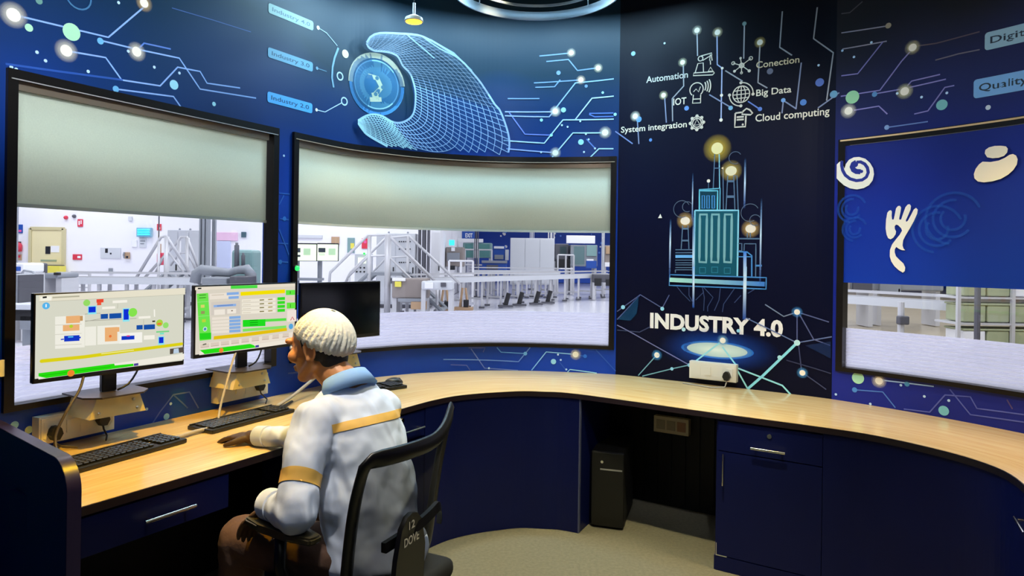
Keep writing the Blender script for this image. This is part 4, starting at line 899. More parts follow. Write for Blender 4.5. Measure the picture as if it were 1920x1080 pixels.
# displays on a stand
e = thing('display_stand', 'grey stand carrying two lit display panels', 'stand', Vector((PY(575, 480, 14.3).x, 14.3, 0)))
for x in (557.5, 600): q = PY(x, 488, 14.3); link('post', tube(B(), [q, (q.x, q.y, .02)], .05, 8), M['h_mid'], e)
a = PY(552, 523, 14.3); b = PY(604, 523, 14.3); link('shelf', box(B(), ((a.x+b.x)/2, 14.3, a.z), (b.x-a.x, .3, .05)), M['h_mid'], e)
a = PY(545, 553, 14.0); b = PY(585, 553, 14.0); link('base_cabinet', box(B(), ((a.x+b.x)/2, 14.25, a.z/2), (b.x-a.x, .4, a.z)), M['h_blue'], e)
for k, (x0, x1, l) in enumerate(((547, 593.5, 'left lit display panel'), (594, 634, 'right lit display panel'))):
    dp = tag(link('display_panel', hb(B(), x0, 456, x1, 489.5, 14.1, .08, .01), M['h_black'], e), l); link('screen', hb(B(), x0+.7, 458.5, x1-.5, 488.5, 14.09, .015), M['h_scr'], dp)
    for q, m_ in (((x0+3, 465, x0+16, 473), '28303a'), ((x0+3, 478, x0+16, 481.5), '28303a') if k == 0 else ((x0+4, 475, x0+15, 479), 'c8d8b8'), ((x0+22, 466, x0+35, 478), 'a8c8a0')): link('screen_window', hb(B(), *q, 14.08, .012), mat('display_block', m_, .4, emit=m_, es=.5), dp)
# exit sign
e = thing('exit_sign', 'blue hanging EXIT sign with white letters', 'sign', PY(880, 446, 24)); link('board', hb(B(), 866, 434, 890, 447, 24, .05), M['h_blue'], e)
X = Ink(lambda a, b, o: Vector((a, 23.99-o, b))); a = PY(872.5, 445, 24); b = PY(886, 445, 24); X.text('EXIT', a.x, a.z, b.x-a.x, .15, rgb('f4f8ff'), .02); link_ = X.build('lettering', ink_mat('exit_ink', .5), e)
link('hanger', tube(B(), [PY(878, 434, 24.02), PY(878, 434, 24.02)+Vector((0, 0, 2.6))], .012, 6), M['h_mid'], e)

# ---- conveyors
def conveyor(label, p0, p1, z, w=.55, n=8, bed=.14, group='conveyors in the hall', rail=None):
    p0, p1 = Vector(p0), Vector(p1); t = (p1-p0); L = t.length; t.normalize(); nn = Vector((-t.y, t.x, 0)); rot = Matrix.Rotation(math.atan2(t.y, t.x), 3, 'Z'); c = (p0+p1)/2
    e = thing('conveyor', label, 'conveyor', Vector((c.x, c.y, 0)), group)
    link('belt', box(B(), (c.x, c.y, z), (L, w*.8, .03), rot), M['h_mid'], e)
    for k in (-1, 1):
        q = c+nn*k*w/2; link('side_rail', box(B(), (q.x, q.y, z-.03), (L, .05, bed), rot), M['h_grey'] if k < 0 else M['h_steel'], e)
        link('guide_rail', box(B(), (q.x, q.y, z+.13), (L, .02, .03), rot), M['h_steel'], e)
    for i in range(n):
        for k in (-1, 1):
            q = p0+t*(L*(i+.5)/n)+nn*k*w*.42; lg = link('leg', box(B(), (q.x, q.y, (z-.1)/2), (.06, .06, z-.1)), M['h_steel'], e); link('foot', box(B(), (q.x, q.y, .03), (.16, .16, .05)), M['h_dark'], lg)
        q = p0+t*(L*(i+.5)/n); link('cross_bar', box(B(), (q.x, q.y, .28), (.04, w*.84, .05), rot), M['h_steel'], e)
    return e
def gp(px, Y): return (PY(px, 480, Y).x, Y, 0)
conveyor('long pale steel conveyor across the middle window, in front of the grey cabinet block', gp(742, 17.0), gp(1152, 26.5), .86, .6, 13)
conveyor('grey conveyor behind the long conveyor, in front of the machines', gp(885, 24.3), gp(1045, 25.3), .95, .6, 9)
conveyor('steel conveyor behind the left monitors, in front of the left stairs', gp(120, 14.2), gp(372, 14.6), .90, .6, 5)
# feeder frames with dark motors under the long conveyor
for i, (px, Y, l) in enumerate(((838, 18.2, 'tan wooden stand under the long conveyor, nearest to the stairs'), (873, 18.9, 'tan stand with a dark motor under the long conveyor'))):
    e = thing('tilted_stand', l, 'stand', gp(px, Y)); x = gp(px, Y)[0]
    for k in (-1, 1):
        link('leg', tube(B(), [(x+k*.12, Y-.4, .02), (x+k*.04, Y-.4, .62)], .035, 6), M['h_tan'], e)
    link('base', box(B(), (x, Y-.4, .06), (.5, .3, .08)), M['h_tan'], e); link('motor', box(B(), (x+.06, Y-.42, .2), (.14, .2, .2), None, .02), M['h_black'], e)
for px, Y, l in ((952, 20.0, 'black motor on a tilted leg under the conveyor, left one'), (977, 20.6, 'black motor on a tilted leg under the conveyor, second one'), (1008, 21.2, 'black motor on a tilted leg under the conveyor, third one'), (1030, 21.8, 'black motor on a tilted leg under the conveyor, fourth one')):
    e = thing('drive_motor', l, 'motor', gp(px, Y), 'black drive motors under the conveyor'); x = gp(px, Y)[0]
    link('casing', tube(B(), [(x-.05, Y-.1, .05), (x+.05, Y-.1, .42)], .07, 10), M['h_black'], e); link('base', box(B(), (x-.03, Y-.1, .04), (.42, .2, .06)), M['h_dark'], e)

# ---- big block and machines
e = thing('enclosure', 'large pale grey block-shaped enclosure behind the conveyor', 'machine', gp(998, 26.5))
bm = B(); a = PY(957, 446, 26.5); b = PY(1040, 446, 26.5); box(bm, ((a.x+b.x)/2, 27.1, a.z/2+.2), (b.x-a.x, 1.2, a.z-.4), None, .02); link('housing', bm, M['h_grey'], e)
for k in range(3): link('front_panel', box(B(), (a.x+(b.x-a.x)*(k+.5)/3, 26.49, a.z/2+.2), ((b.x-a.x)/3-.02, .02, a.z-.5), None, .004), M['h_grey'], e)
for k in (.1, .9): link('leg', box(B(), (a.x+(b.x-a.x)*k, 27.1, .2), (.08, .9, .4)), M['h_steel'], e)
def machine(label, x0, y0, x1, ybot, Y, d, body, parts, legs=True, name='packing_machine'):
    a = PY(x0, y0, Y); b = PY(x1, ybot, Y); e = thing(name, label, 'machine', Vector(((a.x+b.x)/2, Y+d/2, 0)))
    zb = max(b.z, .1); link('housing', box(B(), ((a.x+b.x)/2, Y+d/2, (a.z+zb)/2), (b.x-a.x, d, a.z-zb), None, .03), M[body], e)
    if legs:
        for k in (.06, .94): link('leg', box(B(), (a.x+(b.x-a.x)*k, Y+d/2, zb/2), (.1, d*.8, zb)), M['h_steel'], e)
    for nm, q, m in parts: link(nm, hb(B(), *q, Y-.06, .07, .008), M[m], e)
    return e
machine('brown-grey machine with a small cyan screen right of the stairs', 836, 463, 868, 500, 22.6, .9, 'h_brown', [('control_screen', (842, 450, 852, 460), 'h_cyan'), ('label_plate', (846, 464, 853, 471), 'h_white'), ('guard_panel', (838, 474, 862, 490), 'h_mid'), ('hatch', (843, 498, 853, 506), 'h_black')])
machine('machine with green glass guards under the exit sign', 868, 455, 922, 484, 27.5, 1.0, 'h_teal', [('guard_window', (872, 457, 886, 482), 'h_clear'), ('guard_window', (898, 458, 918, 482), 'h_clear'), ('top_cover', (858, 448, 906, 454), 'h_white'), ('frame_bar', (888, 455, 896, 484), 'h_white')])
machine('blue machine with a white header left of the grey enclosure', 925, 461, 947, 508, 29.5, .9, 'h_blue', [('header_plate', (926, 462, 945, 466), 'h_white'), ('shelf_panel', (927, 478, 944, 486), 'h_mid'), ('side_panel', (947, 468, 954, 488), 'h_grey')])
machine('low blue and grey bench machine in front of the blue machine', 904, 492, 950, 508, 26.3, .5, 'h_blue', [('top_plate', (903, 489, 951, 493), 'h_mid'), ('drum', (912, 497, 934, 505), 'h_dark')])
machine('dark grey machine right of the grey enclosure', 1041, 457, 1066, 490, 27.5, .9, 'h_dark', [('guard_window', (1050, 462, 1062, 476), 'h_clear'), ('lower_panel', (1042, 486, 1068, 502), 'h_black')])
machine('grey-green machine with a white cover and a blue crate at the right end', 1070, 459, 1120, 500, 27.2, 1.1, 'h_mid', [('cover', (1062, 442, 1116, 456), 'h_white'), ('guard_window', (1076, 462, 1096, 496), 'h_clear'), ('door_panel', (1100, 460, 1119, 480), 'h_teal'), ('label_plate', (1100, 486, 1113, 489), 'h_white'), ('blue_crate', (1099, 489, 1119, 503), 'h_blue')])
machine('brownish machine at the right edge of the middle window', 1134, 460, 1152, 500, 27.6, .8, 'h_brown', [('side_panel', (1136, 462, 1148, 476), 'h_tan'), ('lower_panel', (1134, 492, 1150, 500), 'h_white')])
machine('dark pump set on the floor at the right end of the conveyor', 1112, 514, 1152, 530, 24.0, .4, 'h_dark', [('motor', (1115, 522, 1128, 536), 'h_black'), ('motor', (1136, 524, 1148, 536), 'h_black')])
# tables and frames beside the stairs
machine('low machine frame with pale trays below the middle stairs', 735, 522, 800, 560, 16.0, .7, 'h_brown', [('tray', (735, 521, 760, 527), 'h_white'), ('crate', (740, 528, 752, 538), 'h_yel'), ('lower_shelf', (746, 560, 790, 566), 'h_mid'), ('panel', (770, 565, 800, 580), 'h_tan')])
machine('pale machine box on the conveyor right of the stairs', 790, 527, 848, 544, 15.8, .5, 'h_grey', [('hatch', (796, 530, 812, 541), 'h_white'), ('button_plate', (826, 530, 836, 538), 'h_dark')])
# ---- machines behind the left window
e = thing('pipe_rig', 'grey pipe rig with two upright cylinders left of the blue column', 'machine', gp(440, 13.0))
Y = 13.
bm = B(); hbf(bm, 433, 466, 474, 13.6, .5, .06); link('backing_cabinet', bm, M['h_teal'], e)
for x, y0, r in ((444, 455, .045), (456, 474, .035)): link('cylinder', tube(B(), [PY(x, y0, Y), PY(x, y0+4, Y), PY(x, y0+5, Y), PY(x, 503, Y)], [r*.6, r*.6, r, r], 12), M['h_dark'], e, True)
link('pipe', tube(B(), [PY(366, 530, Y), PY(369, 512, Y), PY(378, 506, Y), PY(395, 508, Y), PY(430, 512, Y), PY(445, 506, Y), PY(463, 505, Y), PY(471, 516, Y), PY(472, 532, Y)], [.10, .10, .10, .10, .07, .08, .10, .10, .10], 12), M['h_mid'], e, True)
bm = B(); hbf(bm, 378, 518, 425, 12.6, .6, .02); link('tank', bm, M['h_mid'], e); bm = B(); hbf(bm, 430, 516, 462, 12.5, .5, .02); link('valve_box', bm, M['h_dark'], e)
simple('notice_board', 'small yellow board behind the thin pipe column', 'board', 'h_yel', 393, 469, 402, 484); simple('white_box', 'dark small box with a white label beside the thin pipe column', 'box', 'h_dark', 394, 491, 403, 499)
e = thing('red_drum_hoist', 'red and dark hoist hanging at the left stairs', 'hoist', PY(298, 498, 16)); link('chain_block', hb(B(), 293, 474, 303, 497, 16.6, .2, .03), M['h_red'], e); link('hook_rod', hb(B(), 295, 457, 300, 474, 16.65, .08, .01), M['h_tan'], e); q = PY(297.5, 458, 16.69); link('chain', tube(B(), [q, q+Vector((0, 0, 3.8))], .015, 6), M['h_dark'], e)
# near bench at the far left
e = thing('machine_bench', 'grey steel bench with a dark top at the left edge of the left window', 'bench', gp(45, 7.0)); Y = 7.
a = PY(5, 575, Y); b = PY(110, 575, Y)
link('top', box(B(), ((a.x+b.x)/2, Y+.35, a.z), (b.x-a.x, .7, .06), None, .01), M['h_grey'], e); link('apron', box(B(), ((a.x+b.x)/2, Y+.35, a.z-.09), (b.x-a.x-.1, .6, .11)), M['h_black'], e)
link('drawer_box', hb(B(), 36, 592, 72, 618, Y+.05, .5, .01), M['h_mid'], e)
for x in (20, 100):
    q = PY(x, 600, Y); link('leg', box(B(), (q.x, Y+.3, q.z/2+.06), (.10, .12, q.z+.1)), M['h_mid'], e)
link('foot_ring', tube(B(), [(PY(55, 600, Y).x+.16*math.cos(k*PI/8), Y+.3+.16*math.sin(k*PI/8), .42) for k in range(17)], .018, 6), M['h_black'], e)
e = thing('bench_box', 'grey steel box standing on the bench', 'box', PY(22, 573, Y+.2)); link('body', hb(B(), 5, 515, 36, 569.8, Y+.15, .35, .01), M['h_mid'], e); link('edge_frame', hb(B(), 32.5, 516, 36.5, 569.8, Y+.13, .37), M['h_dark'], e)
tag(link('cable', tube(B(), [PY(38, 566, 7.4), PY(55, 555, 7.5), PY(68, 540, 7.5), PY(72, 525, 7.5), PY(62, 510, 7.6), PY(45, 507, 7.7), PY(40, 515, 7.8)], .012, 6), M['h_mid'], None, True), 'grey cable looping above the bench', 'cable')
machine('white label printer with a blue mark on a small machine, above the bench', 17, 493, 44, 512, 11, .5, 'h_white', [('blue_mark', (25, 500, 34, 508), 'h_blue'), ('side_tray', (44, 510, 62, 524), 'h_grey')], name='label_printer')
machine('dark monitor box on a stand in front of the cream door', 62, 493, 76, 516, 12, .2, 'h_dark', [('cable_box', (66, 516, 74, 522), 'h_black')], name='monitor_box'); machine('grey trolley top in front of the yellow board', 74, 512, 108, 522, 12, .6, 'h_mid', [('lip', (100, 511, 110, 516), 'h_black')], name='trolley')

# guard frames and pale posts between the machines
column('white post behind the grey enclosure, left one', 993, 1001, 31, 'h_white'); column('white post behind the grey enclosure, right one', 1027, 1039, 31, 'h_white')
def guard(label, x0, x1, y0, Y, m='h_white'):
    a = PY(x0, y0, Y); b = PY(x1, y0, Y); e = thing('guard_frame', label, 'guard rail', Vector(((a.x+b.x)/2, Y, 0)), 'guard frames between the machines')
    for k in range(3):
        x = a.x+(b.x-a.x)*k/2; link('post', tube(B(), [(x, Y, .02), (x, Y, a.z)], .035, 8), M[m], e)
    for z in (a.z, a.z*.66): link('rail', tube(B(), [(a.x, Y, z), (b.x, Y, z)], .03, 8), M[m], e)
guard('white guard frame in front of the brown-grey machine', 842, 887, 489, 21.6); guard('white guard frame in front of the green glass machine', 872, 922, 468, 26.4, 'h_steel'); guard('steel guard frame right of the grey enclosure', 1046, 1076, 478, 26.6, 'h_steel'); guard('steel guard frame at the left end of the hall conveyor', 122, 168, 512, 16.2, 'h_steel')
# ---- right window view
conveyor('grey conveyor seen low through the right window', gp(1560, 13.2), gp(1800, 11.2), .80, .45, 0)
e = thing('support_post', 'thin steel post with a flared foot under the right conveyor', 'post', gp(1691, 11.0)); x = gp(1691, 11.)[0]
link('pole', tube(B(), [(x, 11., .04), (x, 11., .84)], .05, 10), M['h_steel'], e); link('clamp', box(B(), (x, 10.95, .55), (.16, .12, .14), None, .02), M['h_dark'], e)
for k in range(3): link('foot', tube(B(), [(x, 11, .16), (x+.2*math.cos(k*2.09+.4), 11+.2*math.sin(k*2.09+.4), .02)], .03, 6), M['h_dark'], e)
e = thing('support_post', 'thin dark post with a flared foot beside the green crates', 'post', gp(1834, 9.6)); x = gp(1834, 9.6)[0]
link('pole', tube(B(), [(x, 9.6, .04), (x, 9.6, 1.3)], .04, 10), M['h_dark'], e)
for k in range(3): link('foot', tube(B(), [(x, 9.6, .16), (x+.2*math.cos(k*2.09+.4), 9.6+.2*math.sin(k*2.09+.4), .02)], .03, 6), M['h_dark'], e)
e = thing('crate_rack', 'pale steel rack at the right edge of the right window', 'rack', gp(1900, 10.5)); a = gp(1795, 10.5)[0]; b = gp(2100, 10.5)[0]
for z in (.16, .55, .95, 1.35): link('shelf', box(B(), ((a+b)/2, 10.75, z), (b-a, .6, .03)), M['h_steel'], e)
for k in range(4): link('upright', box(B(), (a+(b-a)*k/3, 10.46, .75), (.05, .05, 1.5)), M['h_steel'], e)
n = 0
names = ['bottom', 'second', 'third']
for j, z in enumerate((.175, .565, .965)):
    for k in range(6):
        x = a+.2+(b-a-.3)*k/6
        c_ = link('crate', box(B(), (x+.08, 10.72, z+.14), (.34, .45, .26), None, .02), M['h_green'] if (k+j) % 4 else M['h_white']); link('rim', box(B(), (x+.08, 10.72, z+.285), (.37, .48, .03), None, .01), M['h_green'], c_)
        tag(c_, '%s crate on the %s shelf of the pale rack, number %s from the left' % ('green' if (k+j) % 4 else 'white', names[j], ['one', 'two', 'three', 'four', 'five', 'six'][k]), 'crate', 'crates on the pale rack')
machine('grey machine cabinet beyond the right conveyor, left part', 1574, 505, 1640, 544, 15.5, .7, 'h_mid', [('door_panel', (1600, 528, 1636, 546), 'h_dark'), ('door_panel', (1576, 528, 1594, 546), 'h_brown')])
machine('pale machine cabinet beyond the right conveyor, right part', 1645, 505, 1770, 546, 15.9, .7, 'h_mid', [('door_panel', (1650, 530, 1690, 550), 'h_mid'), ('red_handle', (1684, 541, 1688, 552), 'h_red')])
# ------------------------------------------------------------------ monitors on their wall brackets
M['screen'] = ink_mat('lit_screen', emit=.95)
M['bezel'] = mat('monitor_bezel', '0c0b0b', .3)
M['off'] = mat('switched_off_screen', '040405', .12)
M['brk'] = mat('warm_lit_bracket', 'f6e2a0', .4); M['brk_top'] = mat('dark_bracket_plate', '3a3330', .35)  # yellow of the warm lamp light put into the plate colour
M['cable'] = mat('grey_cable', 'b4aa98', .5); M['cable_d'] = mat('dark_cable', '4a4038', .5)
def monitor(label, Lp, Rp, zc, h, draw):
    L = Vector((Lp[0], Lp[1], 0)); R = Vector((Rp[0], Rp[1], 0)); t = (R-L); w = t.length; t.normalize(); n = Vector((t.y, -t.x, 0)); rot = Matrix((t, -n, Vector((0, 0, 1)))).transposed()
    c = (L+R)/2+Vector((0, 0, zc)); e = thing('monitor', label, 'monitor', Vector((c.x, c.y, .94)), 'flat monitors on wall brackets')
    link('housing', box(B(), c-n*.012, (w, .024, h), rot, .004), M['bezel'], e)
    link('back_bulge', box(B(), c-n*.035-Vector((0, 0, .02)), (w*.5, .03, h*.55), rot, .01), M['black'], e)
    o = c-t*(w/2)-Vector((0, 0, h/2))
    if draw:
        I = Ink(lambda a, b, f: o+t*a+Vector((0, 0, b))+n*f, .0006, 2e-6, .5)
        def cv(pts):
            res = []
            for px, py in pts:
                x, d = ray(px, py); dr = Vector((x, 1, -d)); k = (o-Vector((0, 0, H))).dot(n)/dr.dot(n); q = Vector((0, 0, H))+dr*k-o; res.append((q.dot(t), q.z))
            return res
        draw(I, cv, w, h); I.build('screen', M['screen'], e)
    else: link('screen', box(B(), c+Vector((0, 0, .005))+n*.0003, (w-.016, .001, h-.03), rot), M['off'], e)
    nb = c-n*.05; bm = B(); box(bm, (nb.x, nb.y, (.945+zc-.08)/2), (.055, .022, zc-.08-.945), rot, .004); link('stand_neck', bm, M['black'], e)
    return e, c, t, n, rot
def scr1(I, cv, w, h):
    z = TR(40, 520, 5.144); P = lambda pts: cv(z(pts))
    bg = rgb('dcdccb'); I.rect(.007, .018, w-.007, h-.007, bg)
    I.poly(P([(168, 172), (1580, 102), (1580, 165), (170, 235)]), rgb('ece6d0')); I.poly(P([(180, 190), (290, 182), (290, 222), (182, 228)]), rgb('fbf8ea'))
    I.line(P([(205, 195), (245, 190)]), .006, rgb('202020')); I.line(P([(300, 195), (560, 182)]), .005, rgb('b8b49c')); I.line(P([(170, 236), (1580, 165)]), .0012, rgb('b8b6a4'))
    q = P([(238, 275)])[0]; I.disc(q, .012, rgb('5ab8f0')); I.line([(q[0], q[1]-.005), (q[0], q[1]+.006)], .004, rgb('ffffff'))
    def blk(x0, y0, x1, y1, c, s=-.055): I.poly(P([(x0, y0), (x1, y0+(x1-x0)*s), (x1, y1+(x1-x0)*s), (x0, y1)]), rgb(c))
    blk(325, 380, 610, 690, 'f4f2e6'); blk(613, 478, 720, 660, 'f4f2e6'); blk(733, 470, 950, 650, 'f4f2e6'); blk(945, 540, 1165, 640, 'faf8f0')
    for y in (462, 552, 655): I.line(P([(325, y), (580, y-12)]), .0015, rgb('c8c4b4'))
    I.line(P([(612, 355), (760, 345), (760, 400), (615, 425)]), .002, rgb('a8a698')); I.line(P([(615, 420), (965, 405), (1110, 395)]), .0025, rgb('b4b2a4'))
    for q in ((430, 375, 565, 445), (400, 462, 560, 520), (805, 485, 925, 620), (925, 480, 945, 525)): blk(*q, 'f0b478')
    blk(565, 372, 592, 420, 'c89860'); q = P([(480, 472)])[0]; I.disc(q, .006, rgb('b8d830')); q = P([(857, 568)])[0]; I.disc(q, .005, rgb('f07838'))
    for q in ((412, 565, 560, 620), (965, 568, 1090, 605), (765, 355, 835, 402), (848, 350, 965, 400), (1110, 462, 1170, 505), (1180, 458, 1288, 505)): blk(*q, '1438c8' if q[1] > 540 else '1850a8')
    I.line(P([(380, 600), (410, 596)]), .004, rgb('1438c8')); I.line(P([(560, 580), (572, 580)]), .006, rgb('1438c8')); blk(450, 570, 500, 582, '58c8f0'); blk(1015, 560, 1045, 572, 'e83a8c')
    for x0, y0, x1, y1 in ((648, 285, 716, 340), (985, 308, 1035, 410), (1326, 578, 1370, 636)): blk(x0-8, y0-8, x1+8, y1+18, '90e8f4'); blk(x0, y0, x1, y1, '1030d8')
    for x, y, r, c in ((630, 246, .012, '98e068'), (1074, 338, .017, '88e850'), (1332, 440, .014, 'b0d840'), (1392, 462, .012, '98e470')): I.disc(P([(x, y)])[0], r, rgb(c))
    blk(724, 212, 792, 245, 'f04830'); blk(730, 240, 770, 270, 'f05838'); blk(1310, 440, 1350, 460, 'f08038'); blk(1300, 520, 1425, 534, '78d888'); blk(1335, 535, 1375, 552, '78e8c8'); blk(1262, 418, 1290, 432, '30281c')
    for q in ((880, 225, 1020, 250), (778, 285, 905, 308), (1130, 378, 1245, 400), (1180, 562, 1285, 602)): blk(*q, 'faf6ea')
    for p in ([(930, 255), (928, 300)], [(1178, 405), (1178, 460)]): I.line(P(p), .0012, rgb('b0ae9c'))
    I.line(P([(1282, 310), (1284, 380)]), .005, rgb('fcfaf0'))
    I.line(P([(195, 808), (600, 768), (1100, 700), (1545, 642)]), .0125, rgb('e0d418')); q = P([(195, 808), (1545, 642)]); [I.disc(p_, .0062, rgb('e0d418')) for p_ in q]; I.line(P([(770, 738), (1085, 702)]), .003, rgb('f4f0a0'))
    I.poly(P([(1432, 690), (1562, 672), (1562, 722), (1432, 742)]), rgb('5a5048')); I.poly(P([(1470, 690), (1515, 684), (1520, 728), (1465, 735)]), rgb('c0d4e8'))
    I.poly(P([(900, 830), (1570, 735), (1570, 790), (1130, 850), (165, 985), (160, 960)]), rgb('f4f0e2'))
    I.poly(P([(165, 925), (895, 832), (900, 850), (1080, 832), (1082, 855), (240, 972), (165, 955)]), rgb('28e010')); I.disc(P([(478, 925)])[0], .012, rgb('f08830')); I.poly(P([(1085, 832), (1128, 826), (1128, 850), (1085, 856)]), rgb('50489a'))
    I.line(P([(190, 950), (440, 915)]), .002, rgb('18b808')); I.line(P([(520, 905), (860, 862)]), .002, rgb('18b808'))
def scr2(I, cv, w, h):
    z = TR(340, 510, 6); P = lambda pts: cv(z(pts))
    I.rect(.007, .018, w-.007, h-.007, rgb('e0d8c8'))
    def blk(x0, y0, x1, y1, c, s=-.06): I.poly(P([(x0, y0), (x1, y0+(x1-x0)*s), (x1, y1+(x1-x0)*s), (x0, y1)]), rgb(c))
    blk(155, 172, 1278, 205, 'ece2d0', -.04); I.line(P([(185, 186), (225, 184)]), .006, rgb('202020')); blk(555, 155, 855, 190, '4ee048', -.03)
    I.poly(P([(172, 245), (300, 235), (335, 760), (205, 775)]), rgb('70e850'))
    for y in (262, 292): I.line(P([(200, y), (275, y-5)]), .003, rgb('287818'))
    for k, (x, y, c) in enumerate(((238, 385, 'e0d870'), (240, 455, '9a9a60'), (252, 548, 'c0d840'))): blk(x-20, y-15, x+22, y+18, c)
    I.line(P([(180, 340), (308, 330)]), .001, rgb('c0f0b0')); I.line(P([(190, 500), (318, 490)]), .001, rgb('c0f0b0')); q = P([(266, 642)])[0]; I.disc(q, .010, rgb('e8f4f8')); I.disc(q, .007, rgb('4898b8')); blk(205, 690, 335, 760, '28d820')
    blk(318, 245, 645, 310, 'f0e6d8'); blk(510, 232, 645, 262, '88b0e8'); blk(530, 275, 645, 305, '88b0e8'); I.line(P([(340, 262), (480, 255)]), .003, rgb('d0c4b0'))
    blk(335, 340, 660, 490, 'd8cfc4'); blk(362, 372, 615, 398, '90b4e8'); I.line(P([(400, 382), (580, 370)]), .004, rgb('6888c8')); blk(368, 425, 490, 485, 'f4ecdf'); blk(515, 418, 615, 470, 'f4ecdf'); blk(560, 430, 578, 442, '806858')
    for k in range(5): blk(345, 512+38*k, 545, 540+38*k, 'f0e6d8'); blk(538, 500+38*k, 665, 530+38*k, '88b0e4')
    blk(665, 225, 1165, 268, 'f8e408', -.06)
    for k in range(4):
        blk(680, 308+44*k, 1060, 342+44*k, 'f4eddc', -.05); blk(1080, 285+44*k, 1165, 318+44*k, '38e028', -.05); I.line(P([(880, 316+43*k), (930, 313+43*k)]), .005, rgb('807848')); I.line(P([(975, 310+43*k), (1025, 306+43*k)]), .005, rgb('a89858'))
        I.line(P([(690, 328+44*k), (780, 323+44*k)]), .002, rgb('c8bca4'))
    blk(690, 540, 945, 618, '20e020', -.04); blk(945, 530, 1180, 560, '58e448', -.05)
    for k in range(3): I.line(P([(770, 545+26*k), (860, 540+26*k)]), .003, rgb('109010'))
    blk(690, 640, 1180, 672, '84e868', -.08); I.poly(P([(365, 722), (690, 688), (1185, 628), (1188, 662), (700, 728), (360, 762)]), rgb('e8c410'))
    blk(1175, 205, 1278, 260, '60ec40', -.03); blk(1180, 275, 1275, 325, 'e4d8b8', -.03); blk(1185, 345, 1282, 412, '68ec40', -.03); I.line(P([(1224, 215), (1224, 245)]), .004, rgb('286820')); I.line(P([(1226, 360), (1226, 400)]), .003, rgb('286820'))
    blk(1190, 430, 1292, 560, 'f4e8dc'); I.line(P([(1228, 545), (1248, 505), (1268, 540)]), .005, rgb('d86868')); I.disc(P([(1232, 612)])[0], .014, rgb('58a8e0'))
    I.poly(P([(205, 805), (820, 735), (1280, 672), (1290, 745), (870, 800), (205, 870)]), rgb('f0e4d4'))
    for k in range(9): blk(212+116*k, 812-15*k, 312+112*k, 850-14*k, 'e0d0c0', -.11)
    for k in range(9): I.line(P([(215+115*k, 852-15*k), (312+112*k, 840-14*k)]), .0022, rgb('b8a090'))
    I.line(P([(240, 818), (280, 808)]), .006, rgb('707060'))
    I.poly(P([(820, 810), (1300, 745), (1305, 790), (840, 858), (200, 935), (200, 890)]), rgb('f4ecdc'))
    I.poly(P([(205, 880), (770, 808), (820, 825), (835, 850), (260, 925), (240, 905)]), rgb('28e018')); I.disc(P([(448, 882)])[0], .011, rgb('f08838')); I.poly(P([(832, 826), (872, 820), (872, 845), (832, 852)]), rgb('40409a'))
def W3_(p): return Vector((p.x, p.y, 0))
def bracket(c, t, n, rot, label):
    """sheet-metal shelf on the wall under a monitor"""
    b = W3_(c-n*.045); e = thing('monitor_bracket', label, 'bracket', Vector((b.x, b.y, .86)), 'monitor brackets on the wall')
    pts = [(-.12, -.10), (.12, -.10), (.12, .06), (.075, .11), (-.075, .11), (-.12, .06)]
    prism(bm := B(), [b+t*x+n*y+Vector((0, 0, .938)) for x, y in pts], (0, 0, .006)); link('top_plate', bm, M['brk_top'], e)
    f = [(-.10, .862), (.10, .862), (.075, .937), (-.075, .937)]
    prism(bm := B(), [b+t*x+n*.075+Vector((0, 0, z)) for x, z in f], -n*.004); fp = link('front_plate', bm, M['brk'], e)
    for x, z in ((-.07, .88), (.055, .915), (.07, .88)): link('screw', lathe(B(), b+t*x+n*.075+Vector((0, 0, z)), [(.006, 0), (.006, .002), (.003, .004)], 10, axis=Matrix((t, Vector((0, 0, 1)), n)).transposed()), M['steel'], fp)
    for k in (-1, 1): prism(bm := B(), [b+t*k*.10+n*.075+Vector((0, 0, .862)), b+t*k*.075+n*.075+Vector((0, 0, .937)), b+t*k*.09-n*.08+Vector((0, 0, .937)), b+t*k*.11-n*.08+Vector((0, 0, .862))], t*.003*k); link('side_plate', bm, M['brk'], e)
m1 = monitor('left lit monitor showing a process diagram with a long yellow bar', (-1.652, 2.36), (-1.348, 2.82), 1.173, .315, scr1)
m2 = monitor('middle lit monitor showing green and yellow control tables', (-1.365, 2.94), (-1.078, 3.417), 1.179, .318, scr2)
m3 = monitor('black switched-off monitor behind the head of the seated person', (-1.090, 3.53), (-.755, 3.935), 1.172, .315, None)
bracket(*m1[1:], 'cream and dark metal bracket under the left lit monitor'); bracket(*m2[1:], 'cream and dark metal bracket under the middle lit monitor'); bracket(*m3[1:], 'cream and dark metal bracket under the switched-off monitor')

# ------------------------------------------------------------------ sockets, plugs, cables
def sockets(label, s0, s1, z0, z1, o1=.045, cv=WALL):
    e = thing('socket_box', label, 'socket box', cv.at((s0+s1)/2, 0, z0), None); w = s1-s0; h = z1-z0
    bm = B(); cbox(bm, cv, s0, s1, z0, z1, .0015, o1, .1); link('box', bm, M['white_pl'], e)
    bm = B(); cbox(bm, cv, s0+.006, s1-.006, z0+.006, z1-.006, o1+.0003, o1+.004, .1); pl = link('cover_plate', bm, M['white_pl'], e)
    for k, ty in enumerate('SRSR'):
        a = s0+w*(.05+.235*k); b = a+w*.2
        if ty == 'R': link('switch', cbox(B(), cv, a+w*.05, b-w*.02, z0+h*.28, z1-h*.25, o1+.0043, o1+.009, .1), M['white_pl'], pl)
        else:
            f = link('socket_face', cbox(B(), cv, a, b, z0+h*.2, z1-h*.2, o1+.0043, o1+.0055, .1), M['white_pl'], pl)
    return e
